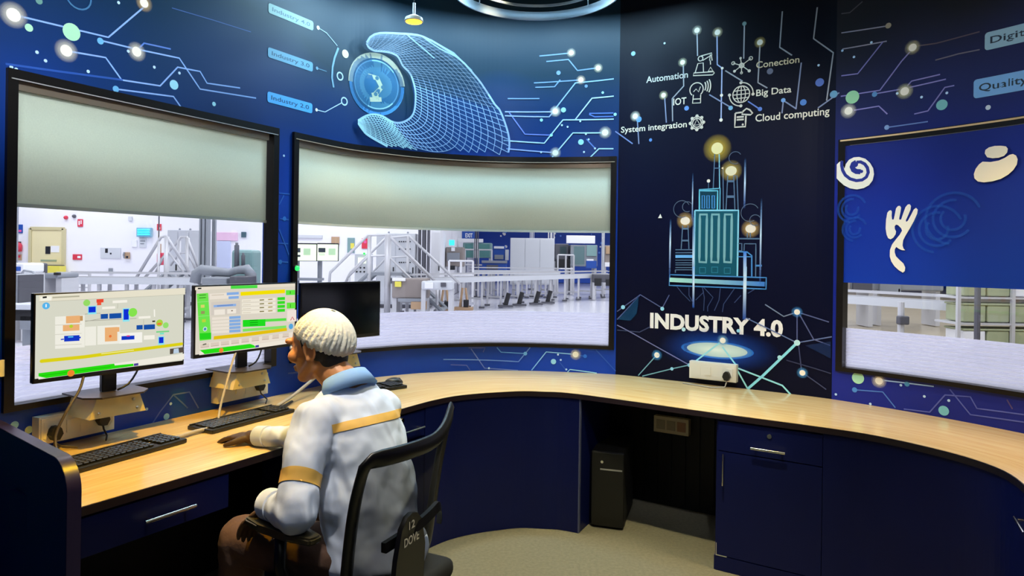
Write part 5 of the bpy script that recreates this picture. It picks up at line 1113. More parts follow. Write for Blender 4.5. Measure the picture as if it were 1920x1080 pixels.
def plug(label, s, z, o, pts, cv=WALL, m='black', cm='cable_d', r=.0035):
    n = cv.normal(s); t = cv.tangent(s); c = cv.at(s, o, z); e = thing('power_plug', label, 'plug', c, 'plugs in the wall sockets'); ax = Matrix((t, Vector((0, 0, 1)), n)).transposed()
    bm = B(); prism(bm, [c+t*x+Vector((0, 0, y)) for x, y in ((-.022, -.006), (-.016, .014), (-.007, .024), (.007, .024), (.016, .014), (.022, -.006), (.010, -.026), (-.010, -.026))], n*.028); link('plug_body', bm, M[m], e)
    link('cord', tube(B(), [c+n*.014+Vector((0, 0, -.022)), c+n*.02+Vector((0, 0, -.04))]+list(pts), r, 8), M[cm], e, True)
sA, sB = WALL.hit(79, 480, .05)[0], WALL.hit(220, 480, .05)[0]
sockets('cream socket box under the left lit monitor', sA, sB, .772, .872)
sC, sD = WALL.hit(413, 480, .05)[0], WALL.hit(507, 480, .05)[0]
sockets('cream socket box under the middle lit monitor', sC, sD, .782, .885)
sE, sF = WALL.hit(1295, 480, .05)[0], WALL.hit(1383, 480, .05)[0]
sockets('cream socket box on the dark centre wall under INDUSTRY 4.0', sE, sF, .785, .885)
dz = .7545
def on(px, py, z=dz): return PZ(px, py, z)
def wp(px, py, off):
    s, z = WALL.hit(px, py, off); return WALL.at(s, off, z)
def near(s, off, z): return WALL.at(s, off, z)
plug('black plug at the right end of the left socket box', WALL.hit(196, 480, .06)[0], .828, .0505, [near(sA+(sB-sA)*.8, .09, .765), near(sA+(sB-sA)*.72, .12, .756)])
plug('black plug at the left end of the left socket box', WALL.hit(107, 480, .06)[0], .812, .0505, [near(sA+.05, .10, .766), near(sA+.09, .13, .7565)])
plug('black plug at the right end of the middle socket box', WALL.hit(490, 480, .06)[0], .835, .0505, [near(sC+(sD-sC)*.82, .10, .768), near(sC+(sD-sC)*.7, .13, .757)])
plug('black plug in the socket box under INDUSTRY 4.0', WALL.hit(1366, 480, .06)[0], .822, .0505, [near(sF-.05, .09, .762), near(sF-.12, .11, .7545), near(sE+.06, .09, .7545), near(sE-.03, .07, .7545)], cm='cable')
def cable(label, pts, r=.004, m='cable', smooth=True):
    P = catmull(pts, .02) if smooth else pts
    return tag(link('cable', tube(B(), P, r, 8), M[m], None, True), label, 'cable')
c1, t1, n1 = m1[1:4]; c2, t2, n2 = m2[1:4]
def W3(p, z): return Vector((p.x, p.y, z))
cable('dark cable hanging in a curve from the left lit monitor past its socket box', [c1-t1*.08-n1*.045+Vector((0, 0, -.10)), W3(c1-t1*.13+n1*.02, .985), W3(c1-t1*.19+n1*.06, .92), W3(c1-t1*.235+n1*.08, .84), W3(c1-t1*.24+n1*.12, .785), W3(c1-t1*.21+n1*.15, .758), W3(c1-t1*.10+n1*.16, .758)], .005, 'cable_d')
cable('short black cable behind the neck of the left lit monitor', [c1+t1*.12-n1*.05+Vector((0, 0, -.14)), W3(c1+t1*.10-n1*.04, 1.0), W3(c1+t1*.06-n1*.02, .965), W3(c1+t1*.02-n1*.02, .949)], .004, 'black')
cable('short black cable behind the neck of the middle lit monitor', [c2+t2*.12-n2*.05+Vector((0, 0, -.14)), W3(c2+t2*.10-n2*.04, 1.0), W3(c2+t2*.06-n2*.02, .965), W3(c2+t2*.02-n2*.02, .949)], .004, 'black')
cable('thick grey cable on the worktop between the two lit monitors', [W3(c1-t1*.16+n1*.17, .760), W3(c1-t1*.02+n1*.155, .760), W3(c1+t1*.12+n1*.15, .760), W3(c1+t1*.26+n1*.12, .762), W3(c1+t1*.36+n1*.13, .762)], .008)
cable('grey cable slanting from the middle lit monitor down to the worktop', [c2-t2*.03-n2*.03+Vector((0, 0, -.12)), W3(c2-t2*.10+n2*.02, .985), W3(c2-t2*.16+n2*.06, .90), W3(c2-t2*.22+n2*.10, .80), W3(c2-t2*.24+n2*.13, .762), W3(c2-t2*.20+n2*.16, .7585)], .005)
cable('black flat cable bundle on the worktop behind the second keyboard', [W3(c2-t2*.14+n2*.135, .758), W3(c2+n2*.12, .758), W3(c2+t2*.12+n2*.10, .758), W3(c2+t2*.2+n2*.07, .763)], .007, 'black')
cable('pale grey conduit rising from the worktop beside the face of the seated person', [W3(c2+t2*.08+n2*.10, .764), W3(c2+t2*.2+n2*.06, .782), W3(c2+t2*.34+n2*.02, .82), W3(c2+t2*.46-n2*.01, .86)], .008)

# ------------------------------------------------------------------ keyboards
M['key'] = mat('key_plastic', '2c281c', .3); M['kb'] = mat('keyboard_case', '211e14', .35)  # brownish reflection of the warm lamps put into the key colour
kproto = None
def keyboard(label, c, yaw, rows=5, L=.45, Wd=.15):
    global kproto
    rot = Matrix.Rotation(yaw, 3, 'Z'); e = thing('keyboard', label, 'keyboard', c, 'black keyboards on the worktop')
    z = c.z
    bm = B(); box(bm, c+Vector((0, 0, .009)), (L, Wd, .016), rot, .004); link('case', bm, M['kb'], e)
    bm = B(); q = c+rot @ Vector((0, Wd*.44, .020)); box(bm, q, (L*.98, .008, .006), rot, .002); link('back_ridge', bm, M['kb'], e)
    cols = 19
    for r in range(rows):
        for k in range(cols):
            if k == 14: continue
            p = c+rot @ Vector((-L/2+.016+(L-.03)*(k+.5)/cols-.001, -Wd/2+.018+(Wd-.042)*(r+.5)/rows, .0175))
            if kproto is None:
                bm = B(); lw = .0195; vs = []
                box(bm, (0, 0, .004), (.019, .0195, .007), None, .002, seg=1); kproto = link('key', bm, M['key'], None); o = kproto
            else: o = kproto.copy(); COL.objects.link(o)
            o.parent = e; o.matrix_parent_inverse = e.matrix_basis.inverted(); o.location = p; o.rotation_euler = (0, 0, yaw)
    return e
def kb_from(label, nl, nr, off, z=.7502, **k):
    a = PZ(*nl, z+.01); b = PZ(*nr, z+.01); t = (b-a); t.z = 0; t.normalize(); n = Vector((-t.y, t.x, 0)); c = (a+b)/2+n*off
    return keyboard(label, Vector((c.x, c.y, z)), math.atan2(t.y, t.x), **k)
kb_from('black keyboard on the worktop below the left lit monitor', (147, 881), (333, 829), .066)
kb_from('black keyboard on the worktop in front of the resting hand', (392, 811), (555, 768), .07)
kb_from('black keyboard on the worktop half hidden behind the shoulder of the seated person', (640, 741), (745, 726), .06)
q = PZ(738, 719, .7502); e = thing('mouse', 'black mouse beside the keyboard behind the shoulder of the seated person', 'mouse', q)
bm = B(); bmesh.ops.create_uvsphere(bm, u_segments=20, v_segments=10, radius=1, matrix=Matrix.Translation(q+Vector((0, 0, .001))) @ Matrix.Rotation(.5, 4, 'Z') @ Matrix.Diagonal((.056, .032, .034, 1))); bmesh.ops.bisect_plane(bm, geom=bm.verts[:]+bm.edges[:]+bm.faces[:], plane_co=q+Vector((0, 0, .001)), plane_no=(0, 0, -1), clear_outer=True); link('shell', bm, M['kb'], e, True)
link('wheel', lathe(B(), q+Vector((.03, .016, .026)), [(.006, -.003), (.006, .003)], 12, axis=Matrix.Rotation(PI/2, 3, 'X')), M['grey_pl'], e)

# ------------------------------------------------------------------ under the worktop
qb = PY(1165, 988, 3.62); cx, cy = .60, 3.93; rot = -.30
e = thing('computer_tower', 'black computer tower standing on the floor in the leg opening', 'computer', Vector((cx, cy, 0)))
rm_ = Matrix.Rotation(rot, 3, 'Z'); c = Vector((cx, cy, .215))
link('case', box(B(), c, (.18, .40, .41), rm_, .006), M['black_soft'], e); link('front_panel', box(B(), c+rm_ @ Vector((0, -.206, 0)), (.178, .012, .405), rm_, .004), M['black'], e)
link('power_button', lathe(B(), c+rm_ @ Vector((-.03, -.2125, .15)), [(.008, 0), (.008, .003)], 12, axis=rm_ @ Matrix.Rotation(PI/2, 3, 'X')), M['chrome'], e)
link('drive_slot', box(B(), c+rm_ @ Vector((.02, -.2125, .11)), (.12, .003, .008), rm_), M['grey_pl'], e)
for k in (-1, 1): link('foot', box(B(), Vector((cx, cy, .006))+rm_ @ Vector((0, k*.15, 0)), (.16, .03, .011), rm_), M['black'], e)
s0, s1 = WALL.hit(1232, 480, .06)[0], WALL.hit(1297, 480, .06)[0]
e = thing('extension_block', 'dusty grey extension socket block on the back board under the worktop', 'extension block', WALL.at((s0+s1)/2, .0, .5))
bm = B(); cbox(bm, WALL, s0, s1, .448, .543, .034, .075, .1); link('body', bm, mat('dusty_plastic', 'e0d4b8', .6), e)
for k in range(3): link('socket_face', cbox(B(), WALL, s0+(s1-s0)*(.08+.3*k), s0+(s1-s0)*(.32+.3*k), .468, .523, .0752, .079, .1), mat('socket_beige', ('b8ac90', 'b8ac90', 'b88a70')[k], .6), e)

# ------------------------------------------------------------------ small things on the window wall
s_, z_ = WALL.hit(546, 503, .02); c = WALL.at(S2a+.016, .016, z_); n = WALL.normal(s_); t = WALL.tangent(s_)
e = thing('indicator_light', 'round green light on the left edge of the middle window frame', 'indicator light', c); ax = Matrix((t, UP_ := Vector((0, 0, 1)), n)).transposed()
link('holder', lathe(B(), c, [(.018, .0005), (.018, .012), (.014, .014)], 16, axis=ax), M['black'], e); link('lens', lathe(B(), c+n*.0145, [(.0135, 0), (.012, .008), (.006, .012)], 16, axis=ax), mat('green_lens', '30ff50', .3, emit='18ff40', es=4.), e, True)
s_, z_ = WALL.hit(2, 690, .02); tag(link('switch_plate', cbox(B(), WALL, s_-.05, s_+.008, z_-.03, z_+.028, .0165, .026, .1), M['white_pl']), 'cream switch plate on the frame at the far left edge', 'switch')
# ------------------------------------------------------------------ seated person and office chair
UP = Vector((0, 0, 1))
def ball(bm, c, r, axes=None, n=16):
    r = (r, r, r) if isinstance(r, (int, float)) else r
    m4 = Matrix.Translation(c) @ ((Matrix(axes).transposed().to_4x4()) if axes else Matrix.Identity(4)) @ Matrix.Diagonal((*r, 1))
    bmesh.ops.create_uvsphere(bm, u_segments=n, v_segments=n//2+2, radius=1, matrix=m4)
def limb(bm, pts, rs):
    for a, b, ra, rb in zip(pts, pts[1:], rs, rs[1:]): tube(bm, [a, b], [ra, rb], 16)
    for p, r in zip(pts, rs): ball(bm, p, r*.995)
def loft(bm, rings, n=28):
    R = []
    for c, ua, ub in rings: R.append([bm.verts.new(c+ua*math.cos(2*PI*k/n)+ub*math.sin(2*PI*k/n)) for k in range(n)])
    for a, b in zip(R, R[1:]):
        for k in range(n): bm.faces.new((a[k], a[(k+1) % n], b[(k+1) % n], b[k]))
    bm.faces.new(R[0][::-1]); bm.faces.new(R[-1])
def skin(bm, voxel, it=4, fac=.5, disp=None):
    """fuse the pieces of bm into one continuous smooth surface"""
    bmesh.ops.recalc_face_normals(bm, faces=bm.faces[:])
    me = bpy.data.meshes.new('x'); bm.to_mesh(me); bm.free(); o = bpy.data.objects.new('x', me); COL.objects.link(o)
    r = o.modifiers.new('r', 'REMESH'); r.mode = 'VOXEL'; r.voxel_size = voxel
    s = o.modifiers.new('s', 'SMOOTH'); s.iterations = it; s.factor = fac
    for k, (size, st) in enumerate(disp or []):
        t = bpy.data.textures.new('w%d' % k, 'CLOUDS'); t.noise_scale = size; t.noise_depth = 1
        d = o.modifiers.new('d', 'DISPLACE'); d.texture = t; d.strength = st; d.mid_level = .5; d.texture_coords = 'GLOBAL'
    dg = bpy.context.evaluated_depsgraph_get(); dg.update()
    m2 = bpy.data.meshes.new_from_object(o.evaluated_get(dg)); bpy.data.objects.remove(o); bpy.data.meshes.remove(me)
    nb = bmesh.new(); nb.from_mesh(m2); bpy.data.meshes.remove(m2); return nb
def put(name, bm, mats, parent): 
    me = bpy.data.meshes.new(name); bm.to_mesh(me); bm.free(); o = bpy.data.objects.new(name, me); COL.objects.link(o)
    for m_ in mats if isinstance(mats, (list, tuple)) else [mats]: me.materials.append(m_)
    for p in me.polygons: p.use_smooth = True
    o.parent = parent; o.matrix_parent_inverse = parent.matrix_basis.inverted(); return o
M['skin'] = mat('warm_skin', 'c48450', .5); M['hand'] = mat('dark_hand', '4a3520', .6); M['hair'] = mat('black_hair', '0c0a09', .55, bump=(300, .4))
M['shirt'] = mat('pale_blue_cotton', 'c6d3ea', .85, bump=(26, .35)); M['trous'] = mat('brown_trousers', '5a4236', .9, bump=(40, .2)); nt = M['shirt'].node_tree
mp = nt.nodes.new('ShaderNodeMapping'); mp.inputs['Rotation'].default_value = (.5, .75, .6); mp.inputs['Scale'].default_value = (11, 11, 3.2)
for nd in list(nt.nodes):
    if nd.bl_idname == 'ShaderNodeTexCoord': nt.links.new(nd.outputs['Object'], mp.inputs[0])
    if nd.bl_idname == 'ShaderNodeTexNoise': nd.inputs['Scale'].default_value = 1.; nd.inputs['Detail'].default_value = 1.2; nd.inputs['Distortion'].default_value = .7; nt.links.new(mp.outputs[0], nd.inputs['Vector'])
    if nd.bl_idname == 'ShaderNodeBump': nd.inputs['Strength'].default_value = .9; nd.inputs['Distance'].default_value = .035
M['band'] = mat('amber_reflective_tape', 'e0b45a', .55); M['collar'] = mat('blue_collar_cotton', '7fa8dc', .85)
M['net'] = mat('white_hairnet', 'dfe2d8', .8, bump=(90, .5)); M['shoe'] = mat('black_shoe', '0e0e10', .4)

f = Vector((-.80, .60, 0)).normalized(); l = Vector((-.60, -.80, 0)).normalized(); r_ = -l
Hc = Vector((-.425, 2.215, 0))
def T(z, fo, a, b, gr=0.): return (Hc+l*.012*min(1, z)+f*fo+UP*z, l*(a+gr), f*(b+gr))
TORSO = [(.465, 0, .145, .125), (.52, .0, .158, .14), (.62, .02, .158, .125), (.74, .05, .17, .12), (.86, .085, .166, .118), (.94, .11, .155, .105), (1.0, .125, .118, .085), (1.045, .135, .085, .065)]
sh_l = Hc+f*.105+l*.175+UP*.955; sh_r = Hc+f*.125+r_*.120+UP*.945
el_l = Vector((-.615, 1.975, .735)); wr_l = Vector((-.722, 2.08, .715))
el_r = Vector((-.735, 2.47, .815)); wr_r = Vector((-.955, 2.595, .785))
hip_l = Hc+l*.09+UP*.53; hip_r = Hc+r_*.09+UP*.53
kn_l = Vector((-.875, 2.255, .535)); kn_r = Vector((-.73, 2.60, .535)); an_l = Vector((-.90, 2.30, .10)); an_r = Vector((-.80, 2.66, .10))
hc = Vector((-.659, 2.345, 1.165)); hf = (Vector((-.95, .31, 0)).normalized()*.985-UP*.17).normalized(); hl = UP.cross(hf).normalized(); hu = hf.cross(hl).normalized()
def hp_(x, y, z): return hc+hf*x+hl*y+hu*z            # forward, left, up in head space
HA = (hf, hl, hu)
e = thing('person', 'seated person in a pale blue shirt and white hairnet, seen from behind at the worktop', 'person', Vector((Hc.x, Hc.y, 0)))
person = e
bm = B()
loft(bm, [T(*q) for q in [(z, fo, a-.02, b-.02) for z, fo, a, b in TORSO]])
nk = Hc+f*.135+UP*1.02; limb(bm, [nk, hp_(-.025, 0, -.075), hp_(-.02, 0, -.03)], [.062, .056, .06])
ball(bm, hp_(-.012, 0, .035), (.098, .078, .088), HA, 24); ball(bm, hp_(.02, 0, -.01), (.078, .068, .085), HA, 24); ball(bm, hp_(.035, 0, -.062), (.055, .052, .048), HA, 20); ball(bm, hp_(.072, 0, -.100), (.022, .026, .018), HA)
limb(bm, [hp_(.0, .055, -.055), hp_(.06, .025, -.095)], [.022, .02]); limb(bm, [hp_(.0, -.055, -.055), hp_(.06, -.025, -.095)], [.022, .02])
limb(bm, [hp_(.090, 0, .018), hp_(.103, 0, -.008), hp_(.110, 0, -.028)], [.008, .009, .011]); ball(bm, hp_(.099, .012, -.032), .008); ball(bm, hp_(.099, -.012, -.032), .008)
limb(bm, [hp_(.088, .045, .032), hp_(.097, 0, .030), hp_(.088, -.045, .032)], [.011, .012, .011]); ball(bm, hp_(.07, .042, -.022), (.025, .025, .024), HA); ball(bm, hp_(.07, -.042, -.022), (.025, .025, .024), HA)
ball(bm, hp_(.094, 0, -.060), (.012, .024, .007), HA); ball(bm, hp_(.092, 0, -.072), (.012, .021, .007), HA)
for k in (-1, 1):                                       # ears
    limb(bm, [hp_(-.012, k*.072, -.035), hp_(-.004, k*.078, -.038)], [.010, .009])
    ear = [hp_(-.012+.020*math.cos(a)-.004, k*(.080+.004*math.sin(a)), -.008+.031*math.sin(a)) for a in [-PI*.5+PI*2*j/12 for j in range(13)]]
    limb(bm, ear, [.0055]*13); ball(bm, hp_(-.014, k*.075, -.008), (.018, .006, .026), HA)
# arms and legs inside the clothes
limb(bm, [sh_l, el_l, wr_l], [.046, .034, .024]); limb(bm, [sh_r, el_r, wr_r], [.044, .030, .022])
limb(bm, [hip_l, kn_l, an_l], [.075, .055, .042]); limb(bm, [hip_r, kn_r, an_r], [.075, .055, .042])
def hand(bm, w, d, up, tside, curl, spread=.05):
    """palm and five fingers: d direction of the fingers, up back of the hand, tside thumb side"""
    d = d.normalized(); tside = (tside-d*tside.dot(d)).normalized(); up = d.cross(tside).normalized() if d.cross(tside).dot(up) > 0 else -d.cross(tside).normalized()
    ax = (d, tside, up)
    ball(bm, w+d*.045, (.055, .040, .016), ax); ball(bm, w+d*.065, (.036, .041, .013), ax); limb(bm, [w-d*.02, w+d*.02], [.026, .026])
    for i, (off, ln) in enumerate(((.030, .072), (.010, .080), (-.010, .074), (-.030, .058))):
        p = w+d*.085+tside*off; dd = (d+tside*off*spread/.03).normalized(); pts = [p]; ang = curl*.5
        for kk, fr in enumerate((.45, .32, .23)):
            dr = dd*math.cos(ang)-up*math.sin(ang); pts.append(pts[-1]+dr*ln*fr); ang += curl*(.55+.12*i*.3)
        limb(bm, pts, [.0100, .0092, .0085, .0072])
    p = w+d*.025+tside*.028; q = p+(d*.55+tside*.8-up*.2).normalized()*.040; limb(bm, [p, q, q+(d*.85+tside*.35-up*.25).normalized()*.030], [.0145, .0115, .0085])
hd_r = (PZ(412, 812, .775)-wr_r); hand(bm, wr_r+hd_r.normalized()*.02-UP*.006, hd_r, UP, Vector((-.2, -1, 0)), .42)
hd_l = Vector((-.60, .38, -.55)); hand(bm, wr_l+hd_l.normalized()*.025, hd_l, Vector((-.4, -.2, .8)), r_, .5)
bm = skin(bm, .0048, 4, .45)
for fc in bm.faces:
    c = fc.calc_center_median()
    fc.material_index = 1 if ((c-wr_r).dot(hd_r.normalized()) > -.03 and (c-wr_r).length < .25) or ((c-wr_l).dot(hd_l.normalized()) > -.03 and (c-wr_l).length < .22 and c.z < .76) else 0
body = put('body', bm, [M['skin'], M['hand']], e)
# eyes
for k in (-1, 1):
    bm = B(); ball(bm, hp_(.080, k*.032, .006), .0125, HA, 14); ey = put('eye', bm, mat('eye_white', 'e8e4dc', .25), e); bm = B(); ball(bm, hp_(.0905, k*.0325, .005), (.003, .006, .006), HA, 12); put('iris', bm, mat('iris', '1c120c', .2), ey)
# hair below the net
bm = B(); ball(bm, hp_(-.030, 0, .025), (.084, .0795, .085), HA, 24); ball(bm, hp_(-.052, 0, -.045), (.044, .062, .052), HA, 20)
for k in (-1, 1): limb(bm, [hp_(.012, k*.0715, .030), hp_(.010, k*.071, -.005), hp_(.008, k*.068, -.018)], [.010, .007, .004]); ball(bm, hp_(-.035, k*.066, -.015), (.028, .012, .035), HA)
put('hair', skin(bm, .005, 3), M['hair'], e)
# hairnet: gathered cap, opening tilted towards the face
pole = (hu*.86-hf*.50).normalized(); pa = (hf*.86+hu*.50).normalized(); pb = pole.cross(pa).normalized(); c0 = hp_(-.026, 0, .026)
bm = B(); rings = []; NP = 150; NTt = 34
for j in range(NTt+1):
    th = (.03+j/NTt*.97)*math.radians(121); row = []
    for k in range(NP):
        ph = 2*PI*k/NP; g = min(1, max(0, (th-.35)/.9))
        rr = 1+.030*g*math.sin(34*ph+2*math.sin(3*ph)+1.5*math.sin(5*th))+.020*g*math.sin(19*ph+4*th)+.016*math.sin(5*ph+3*th)*g
        back = .5-.5*math.cos(ph)
        ex = 1+.10*back*math.sin(th)
        if th > 1.62: rr *= 1-.42*((th-1.62)/.44)**2*(1 if True else 0)
        row.append(bm.verts.new(c0+(pa*math.cos(ph)*.101*ex+pb*math.sin(ph)*.091)*math.sin(th)*rr+pole*math.cos(th)*.098*(1+.006*math.sin(17*ph)*g)))
    rings.append(row)
for a, b in zip(rings, rings[1:]):
    for k in range(NP): bm.faces.new((a[k], a[(k+1) % NP], b[(k+1) % NP], b[k]))
bm.faces.new(rings[0]); net = put('hairnet', bm, M['net'], e); sd = net.modifiers.new('t', 'SOLIDIFY'); sd.thickness = .0015
link('elastic_band', tube(B(), [v.co if False else p for p in [net.data.vertices[i].co.copy() for i in [NTt*NP+k for k in range(0, NP, 3)]+[NTt*NP]]], .0028, 6), M['net'], net, True) if False else None
el = [net.data.vertices[NTt*NP+k].co.copy() for k in list(range(0, NP, 3))+[0]]
link('elastic_band', tube(B(), el, .003, 6, cap=False), M['net'], net, True)
# shirt
bm = B()
loft(bm, [T(*q, gr=.024 if q[0] < .6 else .013) for q in TORSO[:-1]]+[(Hc+f*.14+UP*1.052, l*.078, f*.062)])
cuff_l = wr_l-(wr_l-el_l).normalized()*.005; cuff_r = wr_r-(wr_r-el_r).normalized()*.02
limb(bm, [sh_l-l*.05+UP*.008, sh_l-UP*.005, (sh_l*.5+el_l*.5)+l*.01, el_l, (el_l+cuff_l)/2, cuff_l], [.068, .074, .067, .060, .050, .042])
limb(bm, [sh_r-r_*.05+UP*.008, sh_r-UP*.005, (sh_r+el_r)/2, el_r, (el_r+cuff_r)/2, cuff_r], [.066, .070, .060, .050, .040, .033])
bm = skin(bm, .008, 5, .5, [(.11, .024), (.05, .007)])
shirt_src = bm.copy()
for w_, d_ in ((cuff_l, (wr_l-el_l).normalized()), (cuff_r, (wr_r-el_r).normalized())):      # open, clean cuffs
    fs = [q for q in bm.faces if (q.calc_center_median()-w_).length < .14]; vs = {v for q in fs for v in q.verts}; es = {d for q in fs for d in q.edges}
    bmesh.ops.bisect_plane(bm, geom=list(vs)+list(es)+fs, plane_co=w_+d_*.022, plane_no=d_, clear_outer=True)
shirt = put('shirt', bm, M['shirt'], e); sd = shirt.modifiers.new('t', 'SOLIDIFY'); sd.thickness = .003; sd.offset = -1
def cuffring(w_, d_, rad, name='cuff'):
    a = d_.orthogonal().normalized(); b = d_.cross(a); bm = B(); loft(bm, [(w_+d_*k, a*rr, b*rr) for k, rr in ((-.035, rad), (-.033, rad+.003), (.020, rad+.002), (.022, rad-.002))], 24); o = link(name, bm, M['shirt'], shirt, True, 40); return o
cuffring(cuff_r, (wr_r-el_r).normalized(), .0365); cuffring(cuff_l, (wr_l-el_l).normalized(), .0455)
def strip(name, co, no, half, keep, m, n2=None):
    """reflective tape: a slab of the shirt surface, lifted a little"""
    b = shirt_src.copy(); bmesh.ops.delete(b, geom=[q for q in b.faces if not keep(q.calc_center_median())], context='FACES')
    for s_ in (1, -1): bmesh.ops.bisect_plane(b, geom=b.verts[:]+b.edges[:]+b.faces[:], plane_co=co+no*half*s_, plane_no=no*s_, clear_outer=True)
    b.normal_update()
    for v in b.verts: v.co += v.normal*.0022
    return put(name, b, m, shirt)
tu = (UP*.93+f*.36).normalized()
bc_ = Hc-f*.02+UP*.955
strip('back_tape', bc_, (UP*.96+f*.26+l*.0).normalized(), .0135, lambda p: (p-bc_).dot(f) < .10 and abs((p-bc_).dot(l)) < .165, M['band'])
ad = (el_l-sh_l).normalized(); strip('sleeve_tape', sh_l+ad*.185, ad, .019, lambda p: (p-(sh_l+ad*.185)).length < .095 and (p-(sh_l+ad*.185)).dot(l) > -.06, M['band'])
# collar
bm = B(); cc = Hc+l*.012+f*.140+UP*1.042; ct = (UP*.86+f*.5).normalized(); cf_ = (f-ct*f.dot(ct)).normalized()
loft(bm, [(cc-ct*.020, l*.100, cf_*.088), (cc+ct*.012, l*.088, cf_*.078), (cc+ct*.034, l*.076, cf_*.070), (cc+ct*.032, l*.071, cf_*.065), (cc-ct*.016, l*.071, cf_*.065)], 36); put('collar', bm, M['collar'], shirt)
# trousers, shoes
bm = B(); loft(bm, [T(.445, 0, .15, .13), T(.50, 0, .158, .138), T(.58, .012, .148, .118)])
limb(bm, [hip_l, (hip_l+kn_l)/2, kn_l, an_l+UP*.03], [.098, .088, .078, .062]); limb(bm, [hip_r, (hip_r+kn_r)/2, kn_r, an_r+UP*.03], [.098, .088, .078, .062])
put('trousers', skin(bm, .009, 5, .5, [(.06, .010)]), M['trous'], e)
for a in (an_l, an_r):
    bm = B(); d = Vector((f.x, f.y, 0)); ax = (d, l, UP); ball(bm, Vector((a.x, a.y, .05))+d*.02, (.07, .042, .045), ax); ball(bm, Vector((a.x, a.y, .040))+d*.11, (.085, .045, .035), ax); ball(bm, Vector((a.x, a.y, .085)), (.045, .040, .045), ax)
    bm = skin(bm, .006, 3); bmesh.ops.bisect_plane(bm, geom=bm.verts[:]+bm.edges[:]+bm.faces[:], plane_co=(0, 0, .006), plane_no=(0, 0, -1), clear_outer=True); put('shoe', bm, M['shoe'], e)

# ------------------------------------------------------------------ office chair
cf = Vector((-.905, .425, 0)).normalized(); cl = Vector((-cf.y, cf.x, 0))
if cl.y > 0: cl = -cl                                  # left of the sitter, towards the camera
sc = Vector((-.475, 2.20, 0))
e = thing('office_chair', 'black mesh-back office chair with the person sitting on it', 'chair', sc); chair = e
M['mesh'] = bpy.data.materials.new('open_mesh_fabric'); M['mesh'].use_nodes = True; nt = M['mesh'].node_tree; p = nt.nodes['Principled BSDF']; out = nt.nodes['Material Output']
p.inputs['Base Color'].default_value = lin('0d0c0b'); p.inputs['Roughness'].default_value = .8; p.inputs['Alpha'].default_value = .74
M['chair'] = mat('black_chair_plastic', '0b0a0a', .38); M['pad'] = mat('armrest_pad', '3a3420', .35)  # olive tone of the black pad carries the warm lamp light
def back(u, v):
    """u -1 (right) .. 1 (left), v 0 (bottom) .. 1 (top)"""
    z = .49+(.900-.49)*v+(.075 if u < 0 else .0)*v**3*u*u
    c = Vector((-.323, 2.130, 0)).lerp(Vector((-.281, 2.120, 0)), v)
    w = .235-.015*(1-v)
    fw = .055*u*u-.045*math.sin(PI*min(1, v*1.1))*(1-u*u)*.6-.035*v**4*1.0*(1 if True else 0)
    return Vector((c.x, c.y, 0))+cl*u*w+cf*fw+UP*z
bm = B(); g = [[bm.verts.new(back(-1+2*i/20, j/20)) for i in range(21)] for j in range(21)]
for j in range(20):
    for i in range(20): bm.faces.new((g[j][i], g[j][i+1], g[j+1][i+1], g[j+1][i]))
o = put('mesh_back', bm, M['mesh'], e)
per = [back(-1, j/20) for j in range(1, 19)]+[back(-1+.02, .965), back(-.90, 1.)]+[back(-.90+1.8*i/20, 1) for i in range(1, 20)]+[back(.92, .995), back(1, .955)]+[back(1, 1-j/20) for j in range(2, 20)]+[back(.9, 0)]+[back(.9-1.8*i/20, 0) for i in range(1, 20)]
bm = B(); rings = []; N = len(per)
for i, q in enumerate(per):
    t = (per[(i+1) % N]-per[i-1]).normalized(); nn = cf; bb = t.cross(nn).normalized(); rings.append([bm.verts.new(q+bb*math.cos(a)*.026+nn*math.sin(a)*.011) for a in [2*PI*k/10 for k in range(10)]])
for i in range(N):
    a, b = rings[i], rings[(i+1) % N]
    for k in range(10): bm.faces.new((a[k], a[(k+1) % 10], b[(k+1) % 10], b[k]))
put('back_frame', bm, M['chair'], e)
# lumbar yoke behind the mesh with the stencilled lettering
def bk(u, z, off): v = (z-.49)/.41; q = back(u, max(min(v, 1), 0)); return Vector((q.x, q.y, z))-cf*off
arch = [bk(u, .688-(.055*abs(u+.3)**1.5 if u > -.3 else .30*abs(u+.3)**1.5), .022) for u in [-.72+1.42*i/20 for i in range(21)]]
bm = B(); rows = []
for q in arch: rows.append([bm.verts.new(q+UP*dz_-cf*do) for dz_, do in ((.013, .0), (.013, .014), (-.016, .018), (-.016, .0))])
for a, b in zip(rows, rows[1:]):
    for k in range(4): bm.faces.new((a[k], a[(k+1) % 4], b[(k+1) % 4], b[k]))
bm.faces.new(rows[0]); bm.faces.new(rows[-1]); link('lumbar_bar', bm, M['chair'], e, True, 50)
uc_ = .36
hub = [(-.10, .42), (-.088, .60), (-.062, .682), (-.03, .710), (0, .716), (.03, .710), (.062, .682), (.088, .60), (.10, .42)]
hub0 = bk(uc_, .62, .036)
def hubp(x, z, o): return Vector((hub0.x, hub0.y, z))+cl*x*.85-cf*(o+(.06*(.62-z) if z < .62 else 0)*-1.2)
bm = B(); prism(bm, [hubp(x, z, 0) for x, z in hub], -cf*.016); link('spine', bm, M['chair'], e, True, 50)
X = Ink(lambda a, b, o: hubp(-a, b, .0165+o), .0004, 1e-5, .5)
X.text('12', -.022, .672, .036, .024, rgb('d8d4cc'), .02); X.text('DOVE', -.050, .628, .092, .026, rgb('d8d4cc'), .02)
tag(X.build('lettering', M['ink'], e), 'stencilled white lettering reading 12 DOVE')
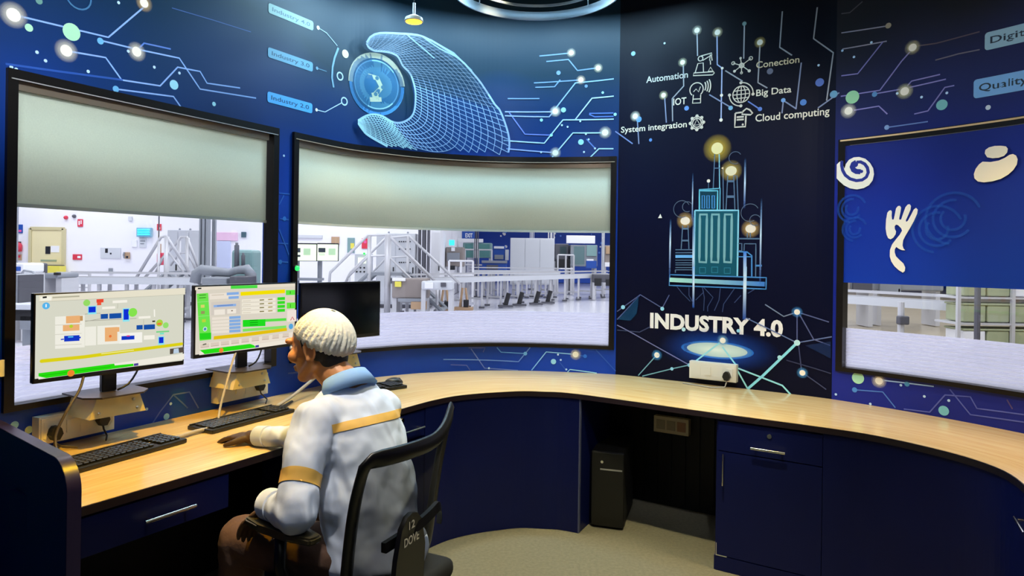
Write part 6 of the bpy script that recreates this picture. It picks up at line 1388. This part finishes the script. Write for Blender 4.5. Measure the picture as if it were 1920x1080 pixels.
# seat, arms, base
bm = B(); ax = Matrix((cf, -cl, UP)).transposed(); box(bm, sc+cf*.02+UP*.425, (.48, .48, .07), ax, .03, seg=4); link('seat', bm, mat('black_seat_fabric', '0d0d0f', .85), e, True, 50)
for k, (a_, b_) in enumerate(((Vector((-.80, 2.10, 0)), Vector((-.545, 1.935, 0))), (Vector((-.60, 2.53, 0)), Vector((-.345, 2.365, 0))))):
    d = (a_-b_).normalized(); s_ = Vector((-d.y, d.x, 0)); c = (a_+b_)/2
    prof = [(-.15, -.026), (-.155, .0), (-.15, .022), (-.06, .034), (.06, .036), (.135, .026), (.155, 0), (.135, -.030), (.04, -.036), (-.08, -.034)]
    bm = B(); prism(bm, [c+d*x+s_*y+UP*.655 for x, y in prof], UP*.022); bmesh.ops.bevel(bm, geom=[q for q in bm.edges], offset=.006, segments=2, affect='EDGES'); ar = link('arm_pad', bm, M['pad'], e, True, 40)
    ins = sc+cf*.0+(cl if k == 0 else -cl)*.20
    bm = B(); tube(bm, [c+UP*.655, c+UP*.55, Vector((c.x, c.y, .44)).lerp(Vector((ins.x, ins.y, .42)), .4), Vector((ins.x, ins.y, .395))], .018, 10); link('arm_post', bm, M['chair'], ar, True)
bm = B(); tube(bm, [sc-cf*.06+UP*.385, sc-cf*.20+UP*.39, sc-cf*.255+UP*.44, hubp(0, .50, .010)], .022, 10); link('back_post', bm, M['chair'], e, True)
link('gas_column', lathe(B(), sc, [(.028, .09), (.028, .25), (.018, .25), (.018, .39)], 16), M['chrome'], e, True, 40)
for k in range(5):
    a = 2*PI*k/5+.3; d = Vector((math.cos(a), math.sin(a), 0)); lg = link('base_arm', tube(B(), [sc+UP*.10, sc+d*.15+UP*.095, sc+d*.29+UP*.075], [.026, .020, .014], 8), M['chair'], e, True)
    q = sc+d*.29; bm = B(); s_ = Vector((-d.y, d.x, 0))
    for w in (-1, 1): lathe(bm, q+s_*w*.014+UP*.027, [(.026, -.008), (.027, 0), (.026, .008)], 14, axis=Matrix((d, UP, s_)).transposed())
    tube(bm, [q+UP*.027-s_*.02, q+UP*.027+s_*.02], .006, 6); tube(bm, [q+UP*.03, q+UP*.075], .006, 6); link('castor', bm, M['black'], lg)
